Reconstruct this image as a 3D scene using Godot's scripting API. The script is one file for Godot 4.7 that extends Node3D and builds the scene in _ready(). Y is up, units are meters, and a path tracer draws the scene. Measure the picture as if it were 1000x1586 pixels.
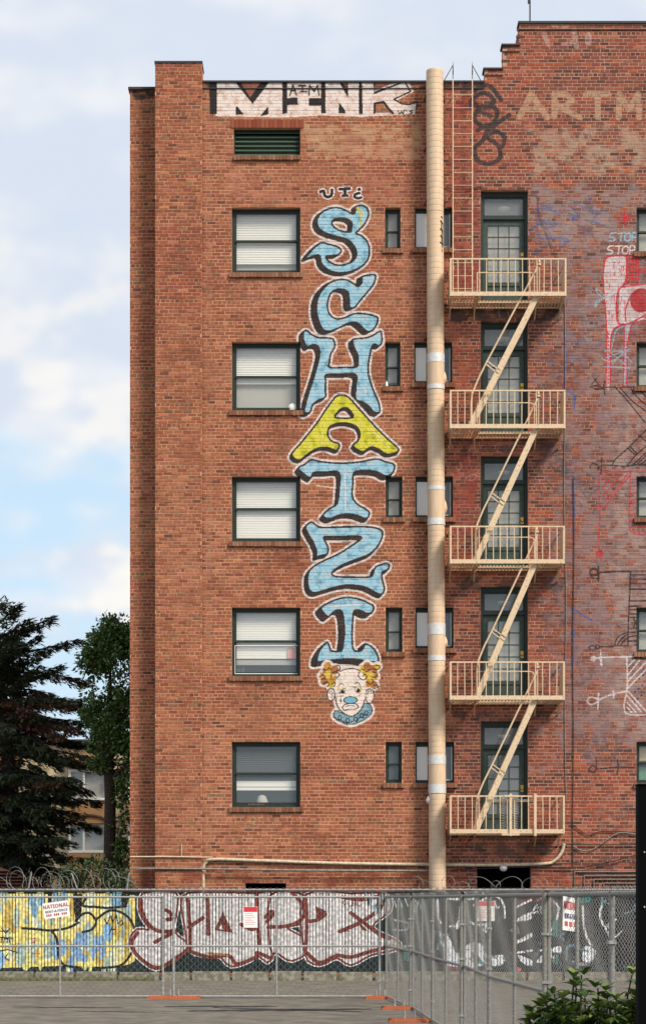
extends Node3D
# Brick apartment building with a painted wall, fire escape, waste chute and chain-link fences.
# Photograph size 1000 x 1586. The facade is the plane z = 0, the lens is level and shifted up.
const EYE := 1.7          # height of the lens
const DIST := 46.0        # metres from the lens to the facade
const FOCAL := 3220.0     # photograph pixels
const VX := 500.0         # vanishing point of the lines square to the facade
const VY := 1393.0        # horizon
const WS := 70.0          # pixels per metre on the facade (FOCAL / DIST)

var rng := RandomNumberGenerator.new()
var M := {}
var used := {}

func P(px: float, py: float, z := 0.0) -> Vector3:
	var s := (DIST - z) / FOCAL
	return Vector3((px - VX) * s, EYE + (VY - py) * s, z)

func X(px: float, z := 0.0) -> float:
	return (px - VX) * (DIST - z) / FOCAL

func Y(py: float, z := 0.0) -> float:
	return EYE + (VY - py) * (DIST - z) / FOCAL

class Geo:
	var v := PackedVector3Array()
	var n := PackedVector3Array()
	var uv := PackedVector2Array()
	var col := PackedColorArray()
	var idx := PackedInt32Array()
	var tint := Color(1, 1, 1)
	var map_o := Vector2.ZERO   # wall print: left edge and top edge in metres
	var map_s := Vector2.ONE    # its width and height in metres

	func quad(a: Vector3, b: Vector3, c: Vector3, d: Vector3, nn: Vector3) -> void:
		var k := v.size()
		for p in [a, b, c, d]:
			v.append(p)
			n.append(nn)
			uv.append(Vector2((p.x - map_o.x) / map_s.x, (map_o.y - p.y) / map_s.y))
			col.append(tint)
		if (c - a).cross(b - a).dot(nn) >= 0.0:
			idx.append_array([k, k + 1, k + 2, k, k + 2, k + 3])
		else:
			idx.append_array([k, k + 2, k + 1, k, k + 3, k + 2])

	func tri(a: Vector3, b: Vector3, c: Vector3, nn: Vector3) -> void:
		var k := v.size()
		for p in [a, b, c]:
			v.append(p)
			n.append(nn)
			uv.append(Vector2((p.x - map_o.x) / map_s.x, (map_o.y - p.y) / map_s.y))
			col.append(tint)
		if (c - a).cross(b - a).dot(nn) >= 0.0:
			idx.append_array([k, k + 1, k + 2])
		else:
			idx.append_array([k, k + 2, k + 1])

	func box(a: Vector3, b: Vector3, back := true) -> void:
		quad(Vector3(a.x, a.y, b.z), Vector3(b.x, a.y, b.z), b, Vector3(a.x, b.y, b.z), Vector3.BACK)
		if back:
			quad(a, Vector3(b.x, a.y, a.z), Vector3(b.x, b.y, a.z), Vector3(a.x, b.y, a.z), Vector3.FORWARD)
		quad(a, Vector3(a.x, a.y, b.z), Vector3(a.x, b.y, b.z), Vector3(a.x, b.y, a.z), Vector3.LEFT)
		quad(Vector3(b.x, a.y, a.z), Vector3(b.x, a.y, b.z), b, Vector3(b.x, b.y, a.z), Vector3.RIGHT)
		quad(Vector3(a.x, b.y, a.z), Vector3(b.x, b.y, a.z), b, Vector3(a.x, b.y, b.z), Vector3.UP)
		quad(a, Vector3(b.x, a.y, a.z), Vector3(b.x, a.y, b.z), Vector3(a.x, a.y, b.z), Vector3.DOWN)

	# a bar of rectangular section from p to q: w across, t along up
	func bar(p: Vector3, q: Vector3, w: float, t: float, up := Vector3.UP) -> void:
		var d := (q - p).normalized()
		var s := d.cross(up)
		if s.length() < 0.01:
			s = d.cross(Vector3.RIGHT)
		s = s.normalized()
		var u := s.cross(d).normalized()
		var a := s * w * 0.5
		var b := u * t * 0.5
		quad(p - a + b, p + a + b, q + a + b, q - a + b, u)
		quad(p - a - b, p + a - b, q + a - b, q - a - b, -u)
		quad(p + a - b, p + a + b, q + a + b, q + a - b, s)
		quad(p - a - b, p - a + b, q - a + b, q - a - b, -s)
		quad(p - a - b, p + a - b, p + a + b, p - a + b, -d)
		quad(q - a - b, q + a - b, q + a + b, q - a + b, d)

	# a round tube along points with a radius (or radii)
	func tube(pts: Array, r, sides := 6, caps := true) -> void:
		var rings := []
		var last_u := Vector3.ZERO
		for i in pts.size():
			var p: Vector3 = pts[i]
			var d: Vector3 = (pts[mini(i + 1, pts.size() - 1)] - pts[maxi(i - 1, 0)])
			d = d.normalized()
			var u := last_u - d * last_u.dot(d)
			if u.length() < 0.05:
				u = d.cross(Vector3.UP if absf(d.y) < 0.9 else Vector3.RIGHT)
			u = u.normalized()
			last_u = u
			var w := d.cross(u)
			var rad: float = r[i] if r is Array or r is PackedFloat32Array else r
			var k := v.size()
			for s in sides:
				var a := TAU * s / sides
				var nn := u * cos(a) + w * sin(a)
				v.append(p + nn * rad)
				n.append(nn)
				uv.append(Vector2(float(s) / sides, i))
				col.append(tint)
			rings.append(k)
		for i in pts.size() - 1:
			for s in sides:
				var a: int = rings[i] + s
				var b: int = rings[i] + (s + 1) % sides
				var c: int = rings[i + 1] + (s + 1) % sides
				var d: int = rings[i + 1] + s
				idx.append_array([a, c, b, a, d, c])
		if caps:
			for e in [0, pts.size() - 1]:
				var d: Vector3 = (pts[1] - pts[0]) if e == 0 else (pts[e] - pts[e - 1])
				d = d.normalized() * (-1.0 if e == 0 else 1.0)
				var k := v.size()
				for s in sides:
					v.append(v[rings[e] + s])
					n.append(d)
					uv.append(Vector2.ZERO)
					col.append(tint)
				for s in range(1, sides - 1):
					if e == 0:
						idx.append_array([k, k + s, k + s + 1])
					else:
						idx.append_array([k, k + s + 1, k + s])

	# a shape turned round the vertical axis: profile of (radius, height)
	func lathe(at: Vector3, prof: Array, sides := 16) -> void:
		var k := v.size()
		for i in prof.size():
			var q: Vector2 = prof[i]
			var a: Vector2 = prof[maxi(i - 1, 0)]
			var b: Vector2 = prof[mini(i + 1, prof.size() - 1)]
			var t := (b - a).normalized()
			for s in sides + 1:
				var an := TAU * s / sides
				v.append(at + Vector3(cos(an) * q.x, q.y, sin(an) * q.x))
				n.append(Vector3(cos(an) * t.y, -t.x, sin(an) * t.y).normalized())
				uv.append(Vector2(float(s) / sides, float(i) / prof.size()))
				col.append(tint)
		for i in prof.size() - 1:
			for s in sides:
				var a := k + i * (sides + 1) + s
				var b := a + sides + 1
				idx.append_array([a, a + 1, b + 1, a, b + 1, b])

	func commit(mat: Material) -> ArrayMesh:
		var arr := []
		arr.resize(Mesh.ARRAY_MAX)
		arr[Mesh.ARRAY_VERTEX] = v
		arr[Mesh.ARRAY_NORMAL] = n
		arr[Mesh.ARRAY_TEX_UV] = uv
		arr[Mesh.ARRAY_COLOR] = col
		arr[Mesh.ARRAY_INDEX] = idx
		var m := ArrayMesh.new()
		m.add_surface_from_arrays(Mesh.PRIMITIVE_TRIANGLES, arr)
		m.surface_set_material(0, mat)
		return m

func numbered(called: String) -> String:
	var c: int = used.get(called, 0)
	used[called] = c + 1
	return called if c == 0 else "%s_%03d" % [called, c]

func thing(called: String, label: String, category: String, at := Vector3.ZERO, group := "") -> Node3D:
	var o := Node3D.new()
	o.name = numbered(called)
	add_child(o)
	o.position = at
	meta(o, label, category, group)
	return o

func meta(o: Node, label: String, category: String, group := "") -> void:
	o.set_meta("label", label)
	o.set_meta("category", category)
	if group != "":
		o.set_meta("group", group)

# one mesh under a parent; geometry is given in world metres and moved to the parent's own axes
func part(called: String, g: Geo, mat: Material, parent: Node3D, at = null) -> MeshInstance3D:
	var o := MeshInstance3D.new()
	var origin: Vector3 = at if at != null else Vector3.ZERO
	var shift := Vector3.ZERO
	var q: Node = parent
	while q is Node3D and q != self:
		shift += (q as Node3D).position
		q = q.get_parent()
	if at == null:
		origin = shift
	if origin != Vector3.ZERO:
		for i in g.v.size():
			g.v[i] -= origin
	o.mesh = g.commit(mat)
	o.name = called
	parent.add_child(o, true)
	o.position = origin - shift
	return o

func shared(called: String, mesh: Mesh, parent: Node3D, where: Vector3) -> MeshInstance3D:
	var o := MeshInstance3D.new()
	o.mesh = mesh
	o.name = called
	parent.add_child(o, true)
	o.position = where
	return o

func holder(called: String, parent: Node3D, at: Vector3) -> Node3D:
	var o := Node3D.new()
	o.name = called
	parent.add_child(o, true)
	var shift := Vector3.ZERO
	var q: Node = parent
	while q is Node3D and q != self:
		shift += (q as Node3D).position
		q = q.get_parent()
	o.position = at - shift
	return o

func struct(called: String, g: Geo, mat: Material) -> MeshInstance3D:
	var o := part(called, g, mat, self)
	o.set_meta("kind", "structure")
	return o

func noise_tex(freq: float, lo: Color, hi: Color, sd: int, octaves := 4, size := 256) -> ImageTexture:
	var fn := FastNoiseLite.new()
	fn.seed = sd
	fn.frequency = freq
	fn.fractal_octaves = octaves
	var im := fn.get_seamless_image(size, size)
	var src := im.get_data()
	var out := PackedByteArray()
	out.resize(size * size * 3)
	for i in size * size:
		var t := src[i] / 255.0
		t = smoothstep(0.15, 0.85, t)
		out[i * 3] = int(255 * lerpf(lo.r, hi.r, t))
		out[i * 3 + 1] = int(255 * lerpf(lo.g, hi.g, t))
		out[i * 3 + 2] = int(255 * lerpf(lo.b, hi.b, t))
	return ImageTexture.create_from_image(Image.create_from_data(size, size, false, Image.FORMAT_RGB8, out))

func mat(key: String, c: Color, rough := 0.8, metal := 0.0, tex: Texture2D = null, scale := 1.0) -> StandardMaterial3D:
	var m := StandardMaterial3D.new()
	m.resource_name = key
	m.albedo_color = c
	m.roughness = rough
	m.metallic = metal
	if tex:
		m.albedo_texture = tex
		m.uv1_triplanar = true
		m.uv1_world_triplanar = true
		m.uv1_scale = Vector3.ONE * scale
	M[key] = m
	return m

func c8(r: int, g: int, b: int) -> Color:
	return Color(r / 255.0, g / 255.0, b / 255.0)

func _ready() -> void:
	rng.seed = 7
	# ---- camera
	var cam := Camera3D.new()
	cam.name = "camera"
	add_child(cam)
	cam.position = Vector3(0, EYE, DIST)
	cam.projection = Camera3D.PROJECTION_FRUSTUM
	cam.keep_aspect = Camera3D.KEEP_HEIGHT
	cam.near = 0.1
	cam.far = 600.0
	cam.size = 0.1 * 1586.0 / FOCAL
	cam.frustum_offset = Vector2(0.1 * (500.0 - VX) / FOCAL, 0.1 * (VY - 793.0) / FOCAL)
	cam.current = true
	# ---- sky, sun, exposure
	var we := WorldEnvironment.new()
	we.name = "world_environment"
	var env := Environment.new()
	env.background_mode = Environment.BG_SKY
	var sky := Sky.new()
	var pan := PanoramaSkyMaterial.new()
	pan.panorama = sky_picture()
	pan.filter = true
	sky.sky_material = pan
	env.sky = sky
	env.background_energy_multiplier = 0.345
	env.tonemap_mode = Environment.TONE_MAPPER_LINEAR
	env.tonemap_exposure = 3.0
	env.sdfgi_enabled = true
	env.ssao_enabled = true
	env.ssil_enabled = true
	we.environment = env
	add_child(we)
	var sun := DirectionalLight3D.new()
	sun.name = "sun"
	add_child(sun)
	sun.light_color = Color(1.0, 0.955, 0.89)
	sun.light_energy = 0.47
	sun.light_angular_distance = 15.0
	sun.shadow_enabled = true
	sun.look_at_from_position(Vector3(14, 20, 15), Vector3.ZERO)
	print("sky ", Time.get_ticks_msec())
	make_materials()
	print("materials ", Time.get_ticks_msec())
	make_ground()
	make_building()
	print("building ", Time.get_ticks_msec())
	make_openings()
	make_right_of_wall()
	print("openings ", Time.get_ticks_msec())
	make_fire_escape()
	make_chute()
	make_pipes()
	print("metal ", Time.get_ticks_msec())
	make_slat_fence()
	make_link_fences()
	print("fences ", Time.get_ticks_msec())
	make_behind()
	make_trees()
	make_foreground()
	make_weeds()
	print("done ", Time.get_ticks_msec())

func sky_picture() -> ImageTexture:
	var w := 2048
	var h := 1024
	var big := FastNoiseLite.new()
	big.seed = 11
	big.frequency = 1.0
	big.fractal_octaves = 5
	big.fractal_gain = 0.55
	var fine := FastNoiseLite.new()
	fine.seed = 29
	fine.frequency = 1.0
	fine.fractal_octaves = 5
	fine.fractal_gain = 0.58
	var by := PackedByteArray()
	by.resize(w * h * 3)
	var low := [0.60, 0.62, 0.62]
	for y in h:
		var el := PI / 2 - PI * (y + 0.5) / h
		var deg := rad_to_deg(el)
		if deg < -3.0:
			for x in w:
				var k := (y * w + x) * 3
				by[k] = 140
				by[k + 1] = 138
				by[k + 2] = 134
			continue
		# finest where the sky is low; high up a plain even cloud deck
		var step := 1 if deg < 34.0 else 4
		var t := clampf(deg / 24.0, 0.0, 1.0)
		var br := lerpf(0.84, 0.72, t)
		var bg := lerpf(0.93, 0.85, t)
		var bb := lerpf(0.985, 0.97, t)
		var x := 0
		while x < w:
			var az := TAU * (x + 0.5) / w
			var d := Vector3(sin(az) * cos(el), sin(el), -cos(az) * cos(el))
			var q := d * 7.0
			q.y = d.y * 17.0
			var a := big.get_noise_3dv(q + Vector3(3.1, 0.4, 0)) * 0.9 + fine.get_noise_3dv(q * 3.0) * 0.42
			var cover := smoothstep(-0.30, 0.26, a + (deg - 9.5) * 0.05)
			var b := big.get_noise_3dv(q * 1.3 + Vector3(20, 5, 9)) + fine.get_noise_3dv(q * 2.2 + Vector3(7, 1, 2)) * 0.5
			var lit := smoothstep(-0.25, 0.55, b)
			var cr := lerpf(0.845, 0.935, lit)
			var cg := lerpf(0.882, 0.944, lit)
			var cb := lerpf(0.938, 0.962, lit)
			var puff := smoothstep(0.16, 0.50, a * 0.7 + fine.get_noise_3dv(q * Vector3(3.4, 2.6, 3.4) + Vector3(0, 9, 0)) * 0.8) * (1.0 - t) * 1.6
			puff = clampf(puff, 0, 1)
			cr = lerpf(cr, 0.99, puff)
			cg = lerpf(cg, 0.975, puff)
			cb = lerpf(cb, 0.95, puff)
			var r := int(255 * lerpf(br, cr, cover))
			var g := int(255 * lerpf(bg, cg, cover))
			var bl := int(255 * lerpf(bb, cb, cover))
			for s in step:
				var k := (y * w + x + s) * 3
				by[k] = r
				by[k + 1] = g
				by[k + 2] = bl
			x += step
	return ImageTexture.create_from_image(Image.create_from_data(w, h, false, Image.FORMAT_RGB8, by))

func make_materials() -> void:
	var grime := noise_tex(0.02, Color(0.82, 0.80, 0.77), Color(1, 1, 1), 3, 5)
	var fleck := noise_tex(0.06, Color(0.93, 0.92, 0.90), Color(1, 1, 1), 5, 4)
	var chipped := noise_tex(0.05, Color(0.55, 0.40, 0.28), Color(1, 1, 1), 15, 5)
	var ci := chipped.get_image()
	for y in 256:
		for x in 256:
			var q := ci.get_pixel(x, y)
			ci.set_pixel(x, y, Color(0.97, 0.96, 0.94).lerp(Color(0.52, 0.36, 0.24), 0.30 * (1.0 - smoothstep(0.54, 0.62, q.r))).lerp(Color(1, 1, 1), smoothstep(0.85, 1.0, q.r)))
	chipped = ImageTexture.create_from_image(ci)
	var streaked := noise_tex(0.04, Color(0.94, 0.93, 0.91), Color(1.0, 1.0, 1.0), 9, 4)
	var rusty := noise_tex(0.03, Color(0.55, 0.38, 0.26), Color(1, 1, 1), 8, 5)
	mat("beige_paint", c8(220, 197, 166), 0.55, 0.0, chipped, 1.1)
	mat("chute_paint", c8(217, 190, 160), 0.6, 0.0, streaked, 1.0).uv1_scale = Vector3(1.6, 0.22, 1.6)
	mat("silver_tape", c8(224, 224, 222), 0.40, 0.2, fleck, 0.6)
	mat("green_frame", c8(30, 47, 38), 0.5, 0.0, grime, 1.6)
	mat("door_green", c8(52, 72, 63), 0.55, 0.0, grime, 1.1)
	mat("dark_green", c8(24, 36, 30), 0.55)
	mat("blind", c8(236, 234, 224), 0.7)
	mat("shade", c8(170, 168, 158), 0.85)
	mat("curtain", c8(176, 172, 158), 0.9, 0.0, fleck, 2.0)
	mat("white_panel", c8(240, 240, 236), 0.5)
	mat("dark_blind", c8(112, 110, 100), 0.8)
	mat("pink_paper", c8(226, 165, 158), 0.8)
	mat("interior", c8(124, 116, 106), 0.95)
	mat("flashing", c8(52, 50, 54), 0.7, 0.0, grime, 2.0)
	mat("stone_sill", c8(126, 104, 86), 0.9, 0.0, grime, 2.2)
	mat("galvanised", c8(172, 174, 174), 0.55, 0.3, grime, 3.0)
	mat("wire", c8(176, 177, 174), 0.55, 0.3)
	mat("old_wire", c8(152, 151, 147), 0.65, 0.2)
	mat("old_tube", c8(146, 146, 142), 0.7, 0.2, grime, 6.0)
	mat("orange_foot", c8(172, 84, 42), 0.7, 0.0, grime, 4.0)
	mat("black_steel", c8(8, 8, 9), 0.9, 0.0).metallic_specular = 0.2
	mat("cable", c8(34, 32, 33), 0.6)
	mat("pipe_paint", c8(214, 200, 176), 0.6, 0.0, grime, 2.0)
	mat("grey_pipe", c8(150, 145, 138), 0.6, 0.2, grime, 2.0)
	mat("concrete", c8(150, 145, 134), 0.95, 0.0, noise_tex(0.03, Color(0.72, 0.72, 0.68), Color(1, 1, 0.98), 41, 5), 0.8)
	mat("lamp_white", c8(232, 230, 224), 0.4)
	mat("brass", c8(190, 150, 70), 0.35, 0.7)
	var glass := mat("glass", Color(0.86, 0.9, 0.9, 0.05), 0.03)
	glass.transparency = BaseMaterial3D.TRANSPARENCY_ALPHA
	var dusty := mat("door_glass", Color(0.8, 0.83, 0.83, 0.14), 0.06)
	dusty.transparency = BaseMaterial3D.TRANSPARENCY_ALPHA
	mat("rust_metal", c8(120, 92, 70), 0.8, 0.1, rusty, 3.0)

func make_ground() -> void:
	# asphalt with patches, dark streaks and pale worn areas, laid out in metres on the ground itself
	var n := 1024
	var a := FastNoiseLite.new()
	a.seed = 51
	a.frequency = 0.012
	a.fractal_octaves = 5
	var b := FastNoiseLite.new()
	b.seed = 52
	b.frequency = 0.35
	var ia := a.get_seamless_image(n, n).get_data()
	var ib := b.get_seamless_image(n, n).get_data()
	var by := PackedByteArray()
	by.resize(n * n * 3)
	for i in n * n:
		var t := 0.80 + 0.34 * (ia[i] / 255.0 - 0.5) + 0.42 * (ib[i] / 255.0 - 0.5)
		by[i * 3] = clampi(int(124 * t), 0, 255)
		by[i * 3 + 1] = clampi(int(116 * t), 0, 255)
		by[i * 3 + 2] = clampi(int(103 * t), 0, 255)
	var im := Image.create_from_data(n, n, false, Image.FORMAT_RGB8, by)
	var m := StandardMaterial3D.new()
	m.albedo_texture = ImageTexture.create_from_image(im)
	m.roughness = 0.95
	m.uv1_triplanar = true
	m.uv1_world_triplanar = true
	m.uv1_scale = Vector3.ONE * 0.14
	var g := Geo.new()
	g.quad(Vector3(-300, 0, -300), Vector3(300, 0, -300), Vector3(300, 0, 90), Vector3(-300, 0, 90), Vector3.UP)
	struct("ground", g, m)
	# dark streaks on the asphalt, a thin sheet each with a ragged outline
	var tar := mat("tar", c8(44, 42, 40), 0.85, 0.0, noise_tex(0.05, Color(0.6, 0.6, 0.6), Color(1.25, 1.25, 1.25), 77), 1.2)
	for s in [[255, 1559, 430, 1559, 0.20], [290, 1566, 575, 1563, 0.30], [330, 1561, 560, 1567, 0.16], [20, 1560, 190, 1561, 0.10], [110, 1566, 240, 1568, 0.08]]:
		var za: float = DIST - EYE * FOCAL / (s[1] - VY)
		var zb: float = DIST - EYE * FOCAL / (s[3] - VY)
		var gt := Geo.new()
		var prev := []
		var steps := 26
		for i in steps + 1:
			var t := float(i) / steps
			var z := lerpf(za, zb, t)
			var x := X(lerpf(s[0], s[2], t), z)
			var wd: float = s[4] * (0.35 + 0.65 * sin(PI * t)) * rng.randf_range(0.55, 1.25)
			var off := rng.randf_range(-0.05, 0.05)
			var cur := [Vector3(x, 0.004, z - wd + off), Vector3(x, 0.004, z + wd + off)]
			if i > 0:
				gt.quad(prev[0], cur[0], cur[1], prev[1], Vector3.UP)
			prev = cur
		var o := struct("dark_streak" if s[0] == 255 else numbered("dark_streak_strip"), gt, tar)
		o.set_meta("label", "dark streak across the grey asphalt")

# ---------------------------------------------------------------- drawing flat paint into a picture
var im: Image                 # the picture being drawn on
var io := Vector2.ZERO        # its upper left corner and
var isc := 1.0                # texels per unit

func smooth(pts: Array, closed := false, sub := 5) -> PackedVector2Array:
	var out := PackedVector2Array()
	var c := pts.size()
	var last := c if closed else c - 1
	for i in last:
		var p0: Vector2 = pts[(i - 1 + c) % c] if closed or i > 0 else pts[i]
		var p1: Vector2 = pts[i]
		var p2: Vector2 = pts[(i + 1) % c]
		var p3: Vector2 = pts[(i + 2) % c] if closed or i + 2 < c else p2
		for s in sub:
			var t := float(s) / sub
			out.append(p1.cubic_interpolate(p2, p0, p3, t))
	if not closed:
		out.append(pts[c - 1])
	return out

func vecs(a: Array, o := Vector2.ZERO, s := 1.0) -> Array:
	var r := []
	for i in range(0, a.size(), 2):
		r.append(o + Vector2(a[i], a[i + 1]) * s)
	return r

func tex(p: Vector2) -> Vector2:
	return (p - io) * isc

func fill(loops: Array, c: Color) -> void:
	var lo := INF
	var hi := -INF
	var ls := []
	for l in loops:
		var q := PackedVector2Array()
		for p in l:
			var t := tex(p)
			q.append(t)
			lo = minf(lo, t.y)
			hi = maxf(hi, t.y)
		ls.append(q)
	var w := im.get_width()
	for y in range(maxi(0, int(lo)), mini(im.get_height() - 1, int(hi) + 1) + 1):
		var yc := y + 0.5
		var xs := []
		for q in ls:
			var m: int = q.size()
			var a: Vector2 = q[m - 1]
			for b in q:
				if (a.y <= yc) != (b.y <= yc):
					xs.append(a.x + (yc - a.y) / (b.y - a.y) * (b.x - a.x))
				a = b
		xs.sort()
		for i in range(0, xs.size() - 1, 2):
			var x0 := clampi(int(round(xs[i])), 0, w)
			var x1 := clampi(int(round(xs[i + 1])), 0, w)
			if x1 > x0:
				im.fill_rect(Rect2i(x0, y, x1 - x0, 1), c)

func disc(t: Vector2, r: float, c: Color) -> void:
	if r < 0.75:
		im.fill_rect(Rect2i(int(t.x), int(t.y), 1, 1), c)
		return
	for y in range(int(floor(t.y - r)), int(ceil(t.y + r)) + 1):
		var d := y + 0.5 - t.y
		var h := r * r - d * d
		if h > 0.0:
			var s := sqrt(h)
			var x0 := int(round(t.x - s))
			var x1 := int(round(t.x + s))
			if x1 > x0:
				im.fill_rect(Rect2i(x0, y, x1 - x0, 1), c)

# a line of the given width (in units) through points
func stroke(pts, width: float, c: Color, closed := false) -> void:
	var r := width * isc * 0.5
	var m: int = pts.size()
	for i in (m if closed else m - 1):
		var a := tex(pts[i])
		var b := tex(pts[(i + 1) % m])
		var steps := maxi(1, int(ceil(a.distance_to(b) / maxf(r * 0.7, 0.7))))
		for s in steps + 1:
			disc(a.lerp(b, float(s) / steps), r, c)

func line(a: Array, width: float, c: Color, o := Vector2.ZERO, s := 1.0, curved := true) -> void:
	var p := vecs(a, o, s)
	stroke(smooth(p) if curved and p.size() > 2 else p, width, c)

func ring(cx: float, cy: float, rx: float, ry: float, from := 0.0, to := TAU, n := 24) -> PackedVector2Array:
	var r := PackedVector2Array()
	for i in n + 1:
		var a := lerpf(from, to, float(i) / n)
		r.append(Vector2(cx + cos(a) * rx, cy + sin(a) * ry))
	return r

# sprayed letter: pale halo, black drop and outline, body colour
func letter(loops: Array, drop: Vector2, body: Color, edge := 2.6, halo := 6.6) -> void:
	var n := 8
	var hc := Color(0.90, 0.87, 0.86, 0.94)
	for k in [0, n / 2, n]:
		for l in loops:
			var q := PackedVector2Array()
			for p in l:
				q.append(p + drop * k / n)
			stroke(q, edge + halo, hc, true)
	for k in n + 1:
		var ls := []
		for l in loops:
			var q := PackedVector2Array()
			for p in l:
				q.append(p + drop * k / n)
			ls.append(q)
		fill(ls, Color(0.10, 0.10, 0.11, 0.93))
		for q in ls:
			stroke(q, edge, Color(0.10, 0.10, 0.11, 0.93), true)
	fill(loops, body)
	for l in loops:
		stroke(l, edge, Color(0.10, 0.10, 0.11, 0.95), true)

# uneven spray: thins the paint and mottles its colour by noise, inside a rectangle of units
func wear(r: Rect2, thin: float, mottle: float, sd: int, size := 1.0) -> void:
	var a := tex(r.position)
	var b := tex(r.end)
	var x0 := clampi(int(a.x), 0, im.get_width())
	var y0 := clampi(int(a.y), 0, im.get_height())
	var x1 := clampi(int(b.x), 0, im.get_width())
	var y1 := clampi(int(b.y), 0, im.get_height())
	var f := FastNoiseLite.new()
	f.seed = sd
	f.frequency = 0.05 / size
	f.fractal_octaves = 3
	var g := FastNoiseLite.new()
	g.seed = sd + 1
	g.frequency = 0.32
	g.fractal_octaves = 2
	var reg := im.get_region(Rect2i(x0, y0, x1 - x0, y1 - y0))
	var w := reg.get_width()
	var h := reg.get_height()
	var na := f.get_image(w, h, false, false, false).get_data()
	var nb := g.get_image(w, h, false, false, false).get_data()
	var d := reg.get_data()
	for i in w * h:
		var al := d[i * 4 + 3]
		if al == 0:
			continue
		var u := na[i] / 255.0 - 0.5
		var v := nb[i] / 255.0 - 0.5
		var k := 1.0 - thin * clampf(u * 2.2 + v * 1.6 + 0.35, 0.0, 1.2)
		d[i * 4 + 3] = int(al * clampf(k, 0.0, 1.0))
		if mottle > 0.0 and d[i * 4] + d[i * 4 + 1] + d[i * 4 + 2] > 130:
			var t := clampf(u * 3.0 + v * 0.8, -1.0, 1.0) * mottle
			for c in 3:
				var q := float(d[i * 4 + c])
				d[i * 4 + c] = int(clampf(q + ((225.0 - q) if t > 0 else q * 0.7) * t, 0, 255))
	im.blit_rect(Image.create_from_data(w, h, false, Image.FORMAT_RGBA8, d), Rect2i(0, 0, w, h), Vector2i(x0, y0))

# stains and thin washes of paint: ragged patches, strength by noise
func wash(layer: Image, ls: float, r: Rect2, c: Color, strength: float, sd: int, size: float, feather: float, bias := 0.5, stretch := Vector2.ONE) -> void:
	var f := FastNoiseLite.new()
	f.seed = sd
	f.frequency = 1.0 / (size * ls)
	f.fractal_octaves = 5
	f.fractal_gain = 0.6
	var x0 := clampi(int((r.position.x - io.x) * ls), 0, layer.get_width())
	var y0 := clampi(int((r.position.y - io.y) * ls), 0, layer.get_height())
	var x1 := clampi(int((r.end.x - io.x) * ls), 0, layer.get_width())
	var y1 := clampi(int((r.end.y - io.y) * ls), 0, layer.get_height())
	var w := x1 - x0
	var h := y1 - y0
	var ft := feather * ls
	var src := PackedByteArray()
	src.resize(w * h * 4)
	var R := int(c.r * 255)
	var G := int(c.g * 255)
	var B := int(c.b * 255)
	for y in h:
		for x in w:
			var e := minf(minf(x, w - 1 - x), minf(y, h - 1 - y)) / ft
			var v := f.get_noise_2d((x + x0) * stretch.x, (y + y0) * stretch.y) + bias
			v = v + minf(e, 1.0) - 1.0
			var i := (y * w + x) * 4
			src[i] = R
			src[i + 1] = G
			src[i + 2] = B
			src[i + 3] = int(255 * strength * smoothstep(0.0, 0.7, v))
	layer.blend_rect(Image.create_from_data(w, h, false, Image.FORMAT_RGBA8, src), Rect2i(0, 0, w, h), Vector2i(x0, y0))

# ---------------------------------------------------------------- the painted brick wall
const PX0 := 190.0
const PX1 := 1110.0
const PY0 := 28.0
const PY1 := 1522.0
const COURSE := 5.34 / 70.0
const LENGTH := 14.5 / 70.0
const BLACK := Color(0.09, 0.09, 0.10, 0.92)

var building: Node3D
var openings := []     # [x0, x1, y0, y1, kind, storey] in metres on the facade

func snap_y(py: float) -> float:
	return roundf(Y(py) / COURSE) * COURSE

func add_opening(a: float, b: float, c: float, d: float, kind: String, storey := 0) -> void:
	openings.append([X(a), X(c), snap_y(d), snap_y(b), kind, storey])

func roof_line(x: float) -> float:
	var px := VX + x * WS
	return Y(128.0 if px < 750.0 else 108.0 if px < 778.0 else 71.0 if px < 804.0 else 37.0)

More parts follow.
